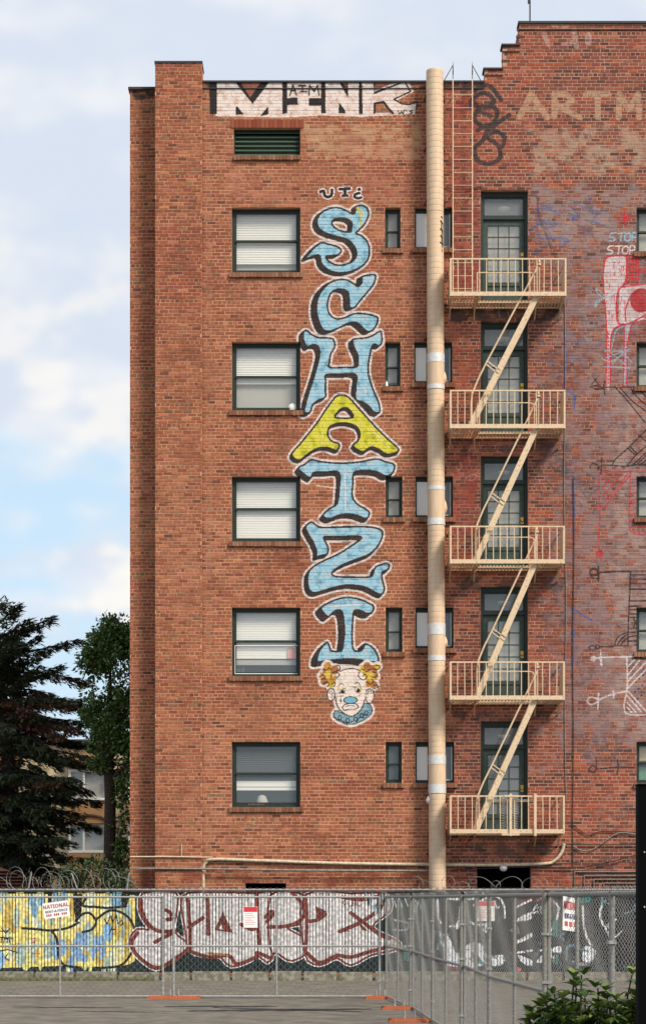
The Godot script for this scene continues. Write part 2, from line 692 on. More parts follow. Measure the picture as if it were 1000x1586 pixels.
func draw_wall_paint() -> void:
	# the tall word, read down the wall
	var blue := Color(0.58, 0.81, 0.91, 0.98)
	var o := Vector2(440, 280)
	var S := [565,195, 610,192, 645,220, 650,270, 620,335, 575,385, 555,405, 600,428, 642,472, 658,540, 645,610, 595,665, 520,700, 430,712, 345,692, 290,640, 275,582, 240,577, 165,598, 270,487, 340,490, 420,515, 440,545, 410,575, 325,585, 345,622, 390,648, 450,652, 520,628, 558,580, 548,520, 500,462, 440,440, 340,412, 275,375, 252,320, 275,260, 330,222, 400,207, 460,222, 530,257, 550,235, 553,203]
	var Sh := [440,290, 490,298, 522,325, 520,370, 508,398, 440,388, 390,362, 368,330, 388,298]
	letter([smooth(vecs(S, o, 0.2), true), smooth(vecs(Sh, o, 0.2), true)], Vector2(-6, 4), blue)
	var C := [604,745, 650,730, 700,728, 706,750, 690,800, 640,865, 585,930, 545,978, 515,985, 502,960, 500,900, 485,855, 430,838, 370,860, 340,920, 335,990, 360,1045, 410,1070, 470,1060, 540,1030, 620,1030, 690,1045, 722,1060, 715,1110, 680,1160, 640,1165, 600,1130, 550,1095, 490,1105, 420,1140, 350,1165, 300,1150, 265,1080, 250,1000, 260,910, 300,840, 360,785, 430,765, 490,770, 540,800, 570,815, 600,790]
	letter([smooth(vecs(C, o, 0.2), true)], Vector2(-8, 4), blue)
	o = Vector2(440, 500)
	var H := [148,80, 170,58, 210,90, 270,115, 340,118, 380,130, 390,185, 360,240, 350,300, 352,345, 460,345, 558,342, 572,300, 568,250, 545,200, 528,145, 545,125, 620,118, 680,100, 738,65, 752,85, 754,150, 730,178, 700,165, 678,185, 660,260, 650,330, 652,400, 670,470, 700,550, 730,620, 738,690, 692,690, 660,650, 605,612, 555,592, 552,500, 555,402, 440,396, 325,402, 320,450, 318,520, 318,575, 262,600, 218,640, 200,692, 156,690, 165,630, 190,540, 220,450, 250,350, 273,250, 268,195, 242,172, 205,176, 180,188, 152,140]
	letter([smooth(vecs(H, o, 0.2), true, 4)], Vector2(-6, 5), blue)
	var A := [400,572, 440,560, 480,566, 520,600, 600,690, 700,800, 800,900, 885,985, 800,1018, 735,982, 685,962, 650,972, 612,998, 570,985, 532,950, 570,912, 586,860, 555,800, 470,775, 390,785, 347,812, 337,870, 370,918, 424,940, 405,988, 335,966, 262,970, 190,1010, 115,1063, 57,1020, 130,930, 250,780, 330,660]
	var Ah := [395,733, 422,682, 460,658, 500,668, 532,733]
	letter([smooth(vecs(A, o, 0.2), true, 4), smooth(vecs(Ah, o, 0.2), true, 3)], Vector2(-2.5, 4), Color(0.84, 0.85, 0.20, 0.98))
	o = Vector2(440, 700)
	var T := [110,125, 160,95, 210,62, 300,78, 440,88, 580,78, 710,55, 780,75, 850,100, 835,165, 780,185, 720,155, 640,145, 542,158, 530,250, 526,340, 560,400, 640,450, 658,475, 635,515, 560,490, 490,480, 420,490, 345,518, 302,490, 350,440, 408,400, 424,300, 424,160, 330,155, 228,160, 205,200, 152,170]
	letter([smooth(vecs(T, o, 0.2), true, 4)], Vector2(-5, 6), blue)
	var Z := [165,590, 180,560, 215,545, 250,570, 300,585, 450,580, 620,578, 710,590, 755,612, 756,660, 722,730, 660,790, 560,830, 470,865, 400,905, 367,940, 400,965, 520,970, 640,970, 682,955, 700,900, 740,875, 790,865, 812,880, 798,912, 760,930, 756,980, 774,1060, 750,1103, 700,1085, 620,1045, 500,1030, 400,1045, 300,1075, 230,1090, 190,1060, 180,980, 202,910, 290,850, 420,790, 530,720, 598,668, 560,652, 430,655, 312,656, 316,690, 338,740, 333,788, 290,800, 247,810, 250,770, 225,700, 195,650]
	letter([smooth(vecs(Z, o, 0.2), true, 4)], Vector2(-4.5, 5), blue)
	o = Vector2(440, 900)
	var I := [285,210, 350,165, 430,135, 500,128, 580,140, 650,170, 690,195, 680,240, 640,250, 582,226, 540,232, 530,300, 525,420, 535,530, 590,540, 615,510, 622,486, 670,505, 710,550, 725,620, 640,620, 550,605, 450,605, 340,615, 262,625, 256,590, 280,530, 330,475, 350,510, 366,540, 440,540, 456,480, 465,400, 460,300, 444,232, 400,226, 352,268, 330,270]
	letter([smooth(vecs(I, o, 0.2), true, 4)], Vector2(-8.5, 7), blue)
	wear(Rect2(440, 310, 200, 720), 0.2, 0.42, 5, 1.2)
	# a few spatters of yellow in the first letter and pale glints
	for g in [[560,325, 558,350, 2.5, Color(0.85, 0.8, 0.3, 0.8)], [553,322, 557,330, 4.0, Color(0.8, 0.82, 0.4, 0.7)], [534,735, 535,790, 2.0, Color(0.86, 0.9, 0.93, 0.8)], [490,752, 520,756, 1.5, Color(0.9, 0.92, 0.95, 0.8)], [505,940, 560,936, 2.0, Color(0.88, 0.9, 0.93, 0.8)], [500,668, 497,690, 1.4, Color(0.9, 0.9, 0.7, 0.8)], [575,665, 602,693, 1.4, Color(0.92, 0.92, 0.8, 0.8)], [565,600, 566,612, 1.6, Color(0.9, 0.92, 0.95, 0.8)]]:
		line([g[0], g[1], g[2], g[3]], g[4], g[5])
	# three small letters above
	var hl := Color(0.90, 0.87, 0.86, 0.92)
	for pass_no in 2:
		var w := 8.5 if pass_no == 0 else 4.6
		var c := hl if pass_no == 0 else BLACK
		line([496,297, 501,296, 503,303, 508,305, 513,302, 514,294], w, c)
		line([526,293, 541,292], w, c)
		line([534,292, 534,302], w, c)
		line([530,303, 538,303], w * 0.8, c)
		line([556,293, 556,293.5], w * 1.1, c)
		line([556,299, 550,301, 549,305, 554,307, 559,306], w * 0.9, c)
	draw_sad_face()
	draw_roof_word()
	draw_right_wall_marks()

func draw_sad_face() -> void:
	var o := Vector2(440, 900)
	var cream := Color(0.93, 0.89, 0.85, 0.98)
	var ink := Color(0.07, 0.07, 0.09, 0.96)
	var head := smooth(vecs([430,690, 485,680, 545,679, 595,700, 625,760, 632,840, 622,920, 602,980, 560,1030, 512,1046, 455,1020, 412,970, 396,900, 392,830, 402,750], o, 0.2), true)
	var ruff := smooth(vecs([400,1003, 380,1040, 398,1068, 450,1096, 520,1110, 600,1082, 660,1042, 680,1000, 662,958, 620,950, 560,1030, 450,1022], o, 0.2), true)
	var hairs := [[325,690,26], [300,735,28], [345,730,40], [310,775,30], [370,770,30], [360,805,24], [390,690,34], [335,660,30], [620,690,40], [680,690,40], [700,740,26], [660,740,40], [690,800,30], [650,795,28], [720,660,20], [640,660,30]]
	var hc := Color(0.90, 0.87, 0.86, 0.92)
	for l in [head, ruff]:
		stroke(l, 9.0, hc, true)
	for h in hairs:
		fill([ring(o.x + h[0] * 0.2, o.y + h[1] * 0.2, h[2] * 0.2 + 4.0, h[2] * 0.2 + 4.0)], hc)
	for k in hairs.size():
		var h: Array = hairs[k]
		fill([ring(o.x + h[0] * 0.2, o.y + h[1] * 0.2, h[2] * 0.2, h[2] * 0.2)], [Color(0.66, 0.40, 0.20, 0.97), Color(0.76, 0.52, 0.18, 0.97), Color(0.86, 0.74, 0.22, 0.97)][k % 3])
	fill([ruff], Color(0.46, 0.66, 0.74, 0.95))
	stroke(ruff, 1.2, ink, true)
	for e in [[362, 880, 29, 50], [660, 890, 33, 56]]:
		fill([ring(o.x + e[0] * 0.2, o.y + e[1] * 0.2, e[2] * 0.2, e[3] * 0.2)], cream)
		stroke(ring(o.x + e[0] * 0.2, o.y + e[1] * 0.2, e[2] * 0.2, e[3] * 0.2), 1.3, ink)
	fill([head], cream)
	stroke(smooth(vecs([396,900, 412,970, 455,1020, 512,1046, 560,1030, 602,980, 622,920], o, 0.2)), 1.5, ink)
	stroke(smooth(vecs([430,700, 485,680, 545,679, 590,698], o, 0.2)), 1.2, ink)
	wear(Rect2(488, 1025, 110, 102), 0.14, 0.25, 15)
	# curls
	for q in [[300,680, 330,690, 345,670, 360,690], [275,745, 300,725, 315,750, 285,760], [295,800, 330,780, 350,800, 330,815], [360,760, 365,720, 400,700, 425,725, 405,750, 390,735], [385,660, 425,655, 430,690, 405,690], [365,800, 395,785, 385,815], [580,705, 575,740, 610,765, 640,745, 625,720, 610,735], [600,680, 640,700, 670,680, 720,685, 740,660, 700,650], [690,700, 720,720, 700,745, 670,740], [640,780, 665,800, 690,780, 680,760], [690,810, 720,805, 725,825, 690,830]]:
		line(q, 1.3, ink, o, 0.2)
	# brows, lids, eyes, tear, nose, mouth
	for q in [[418,835, 425,805, 445,795, 460,808], [545,800, 560,785, 580,795, 592,830], [425,865, 450,838, 478,828], [535,825, 565,828, 590,848], [432,890, 455,888], [575,888, 592,880], [455,835, 440,862, 430,868, 462,868, 470,848], [545,830, 548,852, 575,862, 592,855]]:
		line(q, 1.0, ink, o, 0.2)
	line([420,845, 440,830, 455,826], 1.4, Color(0.85, 0.78, 0.3, 0.9), o, 0.2)
	line([565,818, 585,830, 598,850], 1.4, Color(0.85, 0.78, 0.3, 0.9), o, 0.2)
	for e in [[450, 856, 13], [572, 848, 14]]:
		fill([ring(o.x + e[0] * 0.2, o.y + e[1] * 0.2, e[2] * 0.2, e[2] * 0.2)], ink)
	line([437,905, 434,928, 438,938, 442,928], 1.1, ink, o, 0.2)
	var nose := ring(o.x + 512 * 0.2, o.y + 922 * 0.2, 10.6, 5.2)
	fill([nose], Color(0.42, 0.68, 0.78, 0.97))
	stroke(nose, 1.2, ink)
	var lips := smooth(vecs([450,985, 465,958, 510,948, 560,955, 572,980, 540,992, 500,992, 470,998], o, 0.2), true)
	fill([lips], Color(0.90, 0.86, 0.83, 0.97))
	stroke(lips, 1.2, ink, true)
	line([475,970, 510,962, 545,968], 1.0, ink, o, 0.2)
	for q in [[350,865, 362,850, 372,862, 366,880, 380,890], [360,900, 372,905, 372,915], [640,880, 652,855, 668,850, 675,870], [638,905, 645,900]]:
		line(q, 0.9, ink, o, 0.2)
	# ruffle loops
	var prev := Vector2(388, 1050)
	for q in [[430, 1060], [490, 1082], [550, 1072], [600, 1045], [632, 1025]]:
		line([prev.x, prev.y, q[0] - 18, q[1] + 12, q[0] + 6, q[1] + 12, q[0] + 14, q[1] - 10, q[0] - 4, q[1] - 18, q[0] - 12, q[1] + 2, q[0] + 10, q[1] + 18], 1.2, ink, o, 0.2)
		prev = Vector2(q[0] + 10, q[1] + 18)

func draw_roof_word() -> void:
	# four block letters along the parapet; units of the zoom are 180/1000 of a pixel
	var white := Color(0.92, 0.89, 0.87, 0.98)
	var k := 0.18
	var o := Vector2(320, 115)
	var q := Vector2(480, 115)
	fill([PackedVector2Array([Vector2(334, 127), Vector2(632, 127), Vector2(641, 141), Vector2(612, 157), Vector2(630, 162), Vector2(645, 160), Vector2(642, 177), Vector2(560, 181), Vector2(500, 179), Vector2(440, 182), Vector2(334, 180)])], white)
	wear(Rect2(325, 120, 330, 66), 0.4, 0.1, 21)
	var brick := Color(0, 0, 0, 0)
	# M
	fill([vecs([22,70, 88,62, 88,340, 30,350], o, k)], BLACK)
	fill([vecs([240,60, 545,58, 395,255], o, k)], BLACK)
	fill([vecs([285,62, 470,62, 375,200], o, k)], Color(0.60, 0.36, 0.28, 0.75))
	fill([vecs([250,280, 262,275, 320,345, 250,350], o, k)], BLACK)
	fill([vecs([528,278, 530,345, 460,362, 500,310], o, k)], BLACK)
	fill([vecs([650,62, 693,62, 693,335, 650,340], o, k)], BLACK)
	# second letter with its cross bar
	fill([vecs([690,205, 780,200, 784,262, 690,265], o, k)], BLACK)
	fill([vecs([880,205, 1000,205, 1000,272, 880,270], o, k)], BLACK)
	fill([vecs([96,62, 130,62, 134,335, 94,335], q, k)], BLACK)
	# N
	fill([vecs([250,70, 325,70, 328,205], q, k)], BLACK)
	fill([vecs([275,72, 318,72, 316,110], q, k)], Color(0.60, 0.36, 0.28, 0.75))
	fill([vecs([248,240, 300,310, 305,335, 246,335], q, k)], BLACK)
	fill([vecs([420,68, 445,68, 452,340, 420,340], q, k)], BLACK)
	# K
	fill([vecs([545,70, 560,70, 552,150, 770,72, 800,72, 550,172], q, k)], BLACK)
	fill([vecs([556,72, 740,72, 556,135], q, k)], Color(0.56, 0.33, 0.26, 0.7))
	line([820,78, 862,148, 720,216, 790,255, 850,262, 920,236, 912,300], 2.2, BLACK, q, k, false)
	fill([vecs([552,252, 640,240, 700,330, 560,330], q, k)], brick)
	line([552,330, 556,252, 632,238, 668,290, 710,335], 3.4, BLACK, q, k, false)
	# the small words
	for s in [[715,185, 742,92, 770,178], [722,145, 765,140], [790,98, 850,98], [822,98, 826,150], [806,152, 860,150], [880,180, 884,95, 925,150, 952,95, 966,180]]:
		line(s, 2.0, BLACK, o, k, false)
	for s in [[755,315, 768,345, 785,320, 798,342, 812,305], [828,310, 830,320], [880,310, 855,318, 880,330, 855,342]]:
		line(s, 1.5, BLACK, q, k, false)
	# tag written down beside the ladder
	var n := Vector2(640, 0)
	var b := Color(0.14, 0.14, 0.16, 0.85)
	for s in [[260,395, 290,370, 330,372, 375,430], [245,460, 260,420, 310,400, 345,440, 290,465, 260,440], [270,480, 300,455, 355,470, 350,520, 310,545, 265,520, 275,480, 330,500], [275,560, 320,540, 300,600, 262,640, 275,690, 325,705, 370,680, 365,630, 320,595], [410,495, 350,540, 310,590, 350,565, 390,590, 380,630]]:
		line(s, 7.0, b, n, 0.36)
	wear(Rect2(722, 125, 70, 135), 0.35, 0.1, 33)
	# faded advertisement lettering in cream
	var cr := Color(0.76, 0.65, 0.52, 0.8)
	for s in [[455,500, 505,405, 575,505], [485,470, 545,470], [605,500, 605,405, 655,405, 680,430, 655,455, 615,455, 715,505], [740,405, 835,405], [790,405, 792,505], [880,505, 885,405, 925,470, 965,405, 970,505], [1010,405, 1010,505, 1080,505], [1010,405, 1080,405], [1010,455, 1060,455], [1110,505, 1110,405, 1180,505, 1180,405]]:
		line(s, 9.5, cr, n, 0.36, false)
	wear(Rect2(795, 135, 320, 60), 0.6, 0.2, 37, 0.6)
	# streaks at the top of the right-hand parapet
	for s in [[805,165, 800,310, 1.2], [815,200, 822,315, 1.2], [750,150, 752,185, 10.0], [690,130, 700,200, 8.0], [640,190, 690,180, 6.0], [560,150, 580,190, 8.0], [600,110, 660,112, 6.0]]:
		line([s[0], s[1], s[2], s[3]], s[4], Color(0.82, 0.78, 0.77, 0.5), n, 0.36)
	wear(Rect2(800, 36, 170, 90), 0.8, 0.1, 39, 0.5)

func draw_right_wall_marks() -> void:
	var red := Color(0.76, 0.14, 0.19, 0.97)
	var sky := Color(0.55, 0.74, 0.84, 0.85)
	var wht := Color(0.86, 0.85, 0.87, 0.85)
	var blk := Color(0.10, 0.09, 0.10, 0.9)
	var blu := Color(0.24, 0.34, 0.66, 0.95)
	var k := 100.0 / 512.0
	var o := Vector2(900, 310)
	# star and the two warnings
	for s in [[335,70, 345,210], [260,135, 395,145], [290,185, 380,110], [310,95, 370,180]]:
		line(s, 2.0, red, o, k, false)
	var row := 0
	for c in [sky, wht]:
		var y := 250.0 + row * 102.0
		var x := 215.0 - row * 18.0
		for s in [[55,8, 20,15, 10,40, 45,50, 40,70, 2,75], [70,15, 125,8], [100,12, 92,72], [160,10, 130,25, 128,65, 160,70, 172,30, 158,10], [182,75, 190,10, 218,15, 222,40, 192,48]]:
			var a := []
			for i in s.size():
				a.append(s[i] + (x if i % 2 == 0 else y))
			line(a, 2.2, c, o, k)
		row += 1
	# red and white figure on stilts
	fill([smooth(vecs([195,470, 240,450, 340,450, 355,520, 350,640, 300,700, 280,800, 280,940, 330,980, 250,1020, 225,1150, 225,1470, 195,1470, 200,1100, 185,800, 175,560], o, k), true)], Color(0.86, 0.81, 0.82, 0.9))
	fill([vecs([300,700, 350,670, 620,670, 620,930, 470,950, 350,985, 290,960], o, k)], Color(0.88, 0.84, 0.85, 0.9))
	fill([vecs([345,985, 385,985, 355,1200, 360,1470, 335,1470, 340,1200], o, k)], Color(0.70, 0.79, 0.87, 0.85))
	wear(Rect2(925, 390, 185, 215), 0.45, 0.15, 61)
	for s in [[190,1470, 200,1150, 190,900, 170,650, 180,500, 200,455, 250,442, 620,440], [355,445, 355,600, 330,670, 290,720, 275,800, 280,950, 330,985, 400,965, 470,930, 540,890], [350,600, 365,660, 440,660, 450,560, 450,450], [350,560, 620,555], [360,475, 445,475], [360,500, 445,500], [360,525, 445,525], [360,590, 440,590], [360,620, 440,620], [380,450, 378,650], [405,450, 403,650], [430,450, 428,655], [330,1470, 335,1200, 335,985], [360,1470, 362,1150, 395,990], [225,1470, 228,1150, 250,1030, 330,985], [350,960, 345,880, 370,800, 400,740], [470,960, 500,975], [430,945, 450,985], [500,920, 530,960], [320,690, 620,650]]:
		line(s, 2.0, red, o, k)
	fill([ring(900 + 470 * k, 310 + 795 * k, 17, 19)], Color(0.70, 0.16, 0.19, 0.88))
	fill([vecs([450,540, 620,535, 620,580, 450,585], o, k)], Color(0.74, 0.18, 0.2, 0.7))
	wear(Rect2(970, 410, 60, 80), 0.35, 0.15, 63)
	for i in 34:
		var p := Vector2(rng.randf_range(195, 340), rng.randf_range(480, 980))
		line([p.x, p.y, p.x + rng.randf_range(-6, 6), p.y + rng.randf_range(15, 40)], 1.1, red, o, k)
	for i in 14:
		var y := 1050 + i * 30
		line([208, y, 212, y + 16], 1.6, red, o, k)
		line([348, y, 351, y + 16], 1.6, red, o, k)
	for s in [[105,850, 150,790, 190,770, 130,710, 110,705, 140,750, 190,775, 270,740], [105,850, 120,800, 180,780], [180,1195, 390,1200], [190,1250, 330,1200, 390,1180], [160,1255, 230,1280, 330,1230, 400,1290], [180,1320, 380,1330], [240,1300, 330,1210], [230,1210, 340,1300], [205,1100, 205,1400], [345,1000, 350,1400], [235,1180, 270,1040, 330,1000]]:
		line(s, 1.8, Color(sky.r, sky.g, sky.b, 0.7), o, k)
	# black ladders and needles, red drapery
	o = Vector2(900, 580)
	for s in [[70,100, 110,88, 170,110, 110,115, 80,100], [180,50, 175,110, 185,160], [100,30, 130,80], [80,75, 120,30], [170,102, 560,100], [260,95, 380,230, 500,380], [300,100, 400,210, 520,300], [380,100, 440,180, 520,250], [430,135, 560,135], [440,100, 520,190], [240,722, 270,670, 370,580, 520,430], [360,585, 430,640], [380,570, 440,630], [450,480, 520,540], [360,722, 430,640, 520,560], [400,722, 520,610], [430,720, 520,630], [460,720, 520,670], [65,740, 85,705, 125,720, 130,760, 165,720, 350,728, 420,716, 560,716], [158,660, 155,745, 150,790], [420,1150, 420,1185, 560,1185], [65,1580, 70,1545, 110,1540, 130,1575, 120,1620, 80,1610, 65,1580], [132,1520, 132,1640], [130,1570, 250,1560, 380,1558, 560,1560]]:
		line(s, 1.9, blk, o, k)
	for s in [[140,775, 135,900, 145,1100, 135,1250, 140,1400, 150,1480], [140,770, 400,768, 560,765], [160,840, 195,780], [165,900, 250,790], [170,960, 320,785], [175,1010, 280,900, 365,785], [190,1040, 300,900, 390,790], [110,1050, 205,1040], [385,780, 378,1000, 380,1200, 410,1260, 560,1280], [385,830, 440,830], [385,880, 440,880], [383,940, 438,938], [382,1000, 438,985], [382,1030, 438,1010], [380,1080, 430,1055], [382,1120, 430,1100], [385,1170, 430,1130], [395,1215, 560,1210], [410,1250, 560,1245], [110,1410, 185,1420], [115,1430, 160,1440], [150,1420, 155,1475]]:
		line(s, 1.8, red, o, k)
	fill([ring(900 + 145 * k, 580 + 1420 * k, 6, 5)], Color(0.72, 0.14, 0.18, 0.8))
	k = 100.0 / 481.0
	o = Vector2(900, 870)
	for s in [[60,80, 75,58, 110,62, 115,95, 80,108, 60,80], [125,35, 127,125], [128,85, 230,75, 365,70, 560,70], [362,72, 355,280, 345,500, 345,620], [362,98, 560,98], [358,130, 560,130], [356,162, 560,162], [356,205, 560,205], [350,292, 560,292], [350,330, 420,330], [350,358, 420,355], [350,390, 420,390], [348,415, 420,415], [348,500, 420,495], [346,530, 420,525], [346,560, 420,550], [346,590, 420,590], [370,455, 430,455], [385,425, 420,490], [415,425, 385,490], [245,620, 270,560, 345,525], [265,620, 300,570, 345,540], [290,618, 320,585, 345,565], [50,640, 75,625, 105,640, 80,660, 55,645], [130,575, 128,675], [130,600, 100,640, 130,650], [130,632, 420,622], [392,690, 395,720, 560,722], [392,690, 560,690], [400,715, 430,695], [440,715, 470,695], [50,1550, 80,1520, 110,1540, 90,1570, 55,1555], [108,1470, 105,1560], [110,1545, 270,1530, 390,1535], [265,1470, 272,1530, 262,1580]]:
		line(s, 1.9, blk, o, k)
	for i in 9:
		fill([ring(900 + (455 - i % 3 * 27 - (i / 3) * 5) * k, 870 + (845 + i % 3 * 25 + (i / 3) * 75) * k, 1.4, 1.4)], blk)
	for s in [[70,715, 95,708, 95,735, 70,730, 130,715, 340,708, 390,705], [140,665, 150,775], [138,690, 142,770], [335,720, 340,900, 335,960, 330,1130, 560,1130], [345,780, 390,730], [345,840, 430,735], [345,890, 490,735], [345,940, 490,790], [345,965, 480,1115], [340,1000, 440,1115], [338,1050, 400,1118], [338,1085, 370,1120], [40,1040, 60,1010, 110,1020, 120,1040, 70,1065, 45,1045], [125,980, 120,1100], [118,1060, 130,1030, 220,990, 330,965], [235,965, 238,1010]]:
		line(s, 2.6, wht, o, k)
	wear(Rect2(905, 580, 205, 640), 0.3, 0.15, 67, 0.7)
	# blue scribbles
	for s in [[833,324, 833,365, 848,370, 868,368, 874,374], [833,322, 855,326, 870,328], [884,338, 892,340]]:
		line(s, 1.8, blu)
	fill([ring(887, 339, 3, 3)], blu)
	for s in [[874,528, 876,560, 874,600, 888,612, 888,632], [886,740, 888,780, 887,830], [887,942, 887,1000, 886,1035], [890,945, 905,955, 915,960]]:
		line(s, 3.0, Color(0.24, 0.33, 0.62, 0.85))
	for i in 72:
		var p := Vector2(rng.randf_range(828, 930), [345.0, 545.0, 745.0, 970.0][i % 4] + rng.randf_range(-30, 45))
		line([p.x, p.y, p.x + rng.randf_range(-22, 22), p.y + rng.randf_range(-12, 12), p.x + rng.randf_range(-18, 18), p.y + rng.randf_range(-12, 16)], rng.randf_range(1.2, 3.4), [Color(0.26, 0.34, 0.56, 0.6), Color(0.34, 0.44, 0.62, 0.5), Color(0.22, 0.2, 0.24, 0.4), Color(0.55, 0.3, 0.25, 0.4)][i % 4])
	# white chalky scrawls between chute and doors
	for s in [[720,741, 730,735, 738,738, 730,744, 720,742], [712,715, 714,722, 710,728], [725,702, 727,716], [705,722, 708,728], [771,470, 773,492], [785,480, 788,492]]:
		line(s, 1.2, Color(0.86, 0.78, 0.74, 0.6))
	wear(Rect2(700, 300, 220, 800), 0.35, 0.1, 71, 0.6)

func brick_color(x: float, y: float, right: bool, na: float, nb: float) -> Color:
	var t := rng.randf()
	var c: Color
	if right:
		c = c8(136, 66, 48).lerp(c8(112, 62, 52), clampf(0.5 + na * 1.3, 0, 1))
		if t < 0.14:
			c = c8(88, 52, 45)
		elif t < 0.28:
			c = c8(150, 86, 66)
		elif t < 0.36:
			c = c8(156, 74, 44)
	else:
		c = c8(147, 85, 57).lerp(c8(155, 97, 70), clampf(0.40 + na * 1.6, 0, 1))
		c = c.lerp(c8(136, 66, 46), clampf(nb * 1.4, 0, 0.8))
		if t < 0.035:
			c = c8(106, 61, 46)
		elif t < 0.20:
			c = c8(135, 72, 50)
		elif t < 0.28:
			c = c8(168, 104, 74)
		elif t < 0.31:
			c = c8(126, 90, 64)
	var j := rng.randf_range(0.91, 1.09)
	return Color(c.r * j, c.g * j * rng.randf_range(0.96, 1.04), c.b * j * rng.randf_range(0.94, 1.06))

var brick_list := []

# lays courses between x0 and x1, from the ground to a top, leaving out the openings
func lay(x0: float, x1: float, z: float, top, zone: int, holes: Array) -> void:
	var na := FastNoiseLite.new()
	na.seed = 101
	na.frequency = 0.28
	na.fractal_octaves = 4
	var rows := int(ceil(Y(30) / COURSE))
	for r in rows:
		var y0 := r * COURSE
		var y1 := y0 + COURSE
		var ym := y0 + COURSE * 0.5
		var header := r % 6 == 3
		var pitch := LENGTH * 0.5 if header else LENGTH
		var phase := pitch * (0.5 if (r % 2 == 0) != header else 0.0) + 0.37 * (r % 5) * 0.02
		var cuts := []
		for h in holes:
			if ym > h[2] and ym < h[3]:
				cuts.append([h[0], h[1]])
		cuts.sort_custom(func(a, b): return a[0] < b[0])
		var spans := []
		var at := x0
		for c in cuts:
			if c[0] > at:
				spans.append([at, c[0]])
			at = maxf(at, c[1])
		if at < x1:
			spans.append([at, x1])
		for s in spans:
			var k := floorf((s[0] - phase) / pitch)
			while true:
				var a := maxf(phase + k * pitch + rng.randf_range(-0.004, 0.004), s[0])
				var b := minf(phase + (k + 1) * pitch, s[1])
				k += 1
				if a >= s[1] - 0.001:
					break
				if b - a < 0.035:
					continue
				var xm := (a + b) * 0.5
				var lid: float = top if top is float else roof_line(xm)
				if ym > lid:
					continue
				var right := xm > X(694)
				var wander := X(694) + na.get_noise_2d(xm * 3, ym * 3) * 0.5
				right = xm > wander
				var col := brick_color(xm, ym, right, na.get_noise_2d(xm, ym), na.get_noise_2d(xm + 40, ym * 1.4))
				brick_list.append([a, b, y0, y1, z, col, zone, b - a > LENGTH * 0.9])

func brick_box(g: Geo, b: Array, loose: RandomNumberGenerator) -> void:
	var j := 0.0085
	var out := 0.0 + loose.randf_range(-0.003, 0.003)
	var dy := loose.randf_range(-0.0015, 0.0015)
	g.box(Vector3(b[0] + j, b[2] + 0.0098 + dy, b[4] - 0.03), Vector3(b[1] - j, b[3] - 0.0098 + dy, b[4] + out), false)

# a flat sheet x0..x1, y0..y1 with rectangular holes
func sheet(g: Geo, x0: float, x1: float, y0: float, y1: float, z: float, holes: Array, top := false) -> void:
	var xs := [x0, x1]
	var ys := [y0, y1]
	for h in holes:
		for v in [h[0], h[1]]:
			if v > x0 and v < x1 and not xs.has(v):
				xs.append(v)
		for v in [h[2], h[3]]:
			if v > y0 and v < y1 and not ys.has(v):
				ys.append(v)
	if top:
		for px in [750.0, 778.0, 804.0]:
			xs.append(X(px))
		for py in [128.0, 108.0, 71.0]:
			ys.append(Y(py))
	xs.sort()
	ys.sort()
	for i in xs.size() - 1:
		for k in ys.size() - 1:
			var xm: float = (xs[i] + xs[i + 1]) * 0.5
			var ym: float = (ys[k] + ys[k + 1]) * 0.5
			if top and ym > roof_line(xm):
				continue
			var open := false
			for h in holes:
				if xm > h[0] and xm < h[1] and ym > h[2] and ym < h[3]:
					open = true
			if not open:
				g.quad(Vector3(xs[i], ys[k], z), Vector3(xs[i + 1], ys[k], z), Vector3(xs[i + 1], ys[k + 1], z), Vector3(xs[i], ys[k + 1], z), Vector3.BACK)

func wall_geo() -> Geo:
	var g := Geo.new()
	g.map_o = Vector2(X(PX0), Y(PY0))
	g.map_s = Vector2(X(PX1) - X(PX0), Y(PY0) - Y(PY1))
	return g

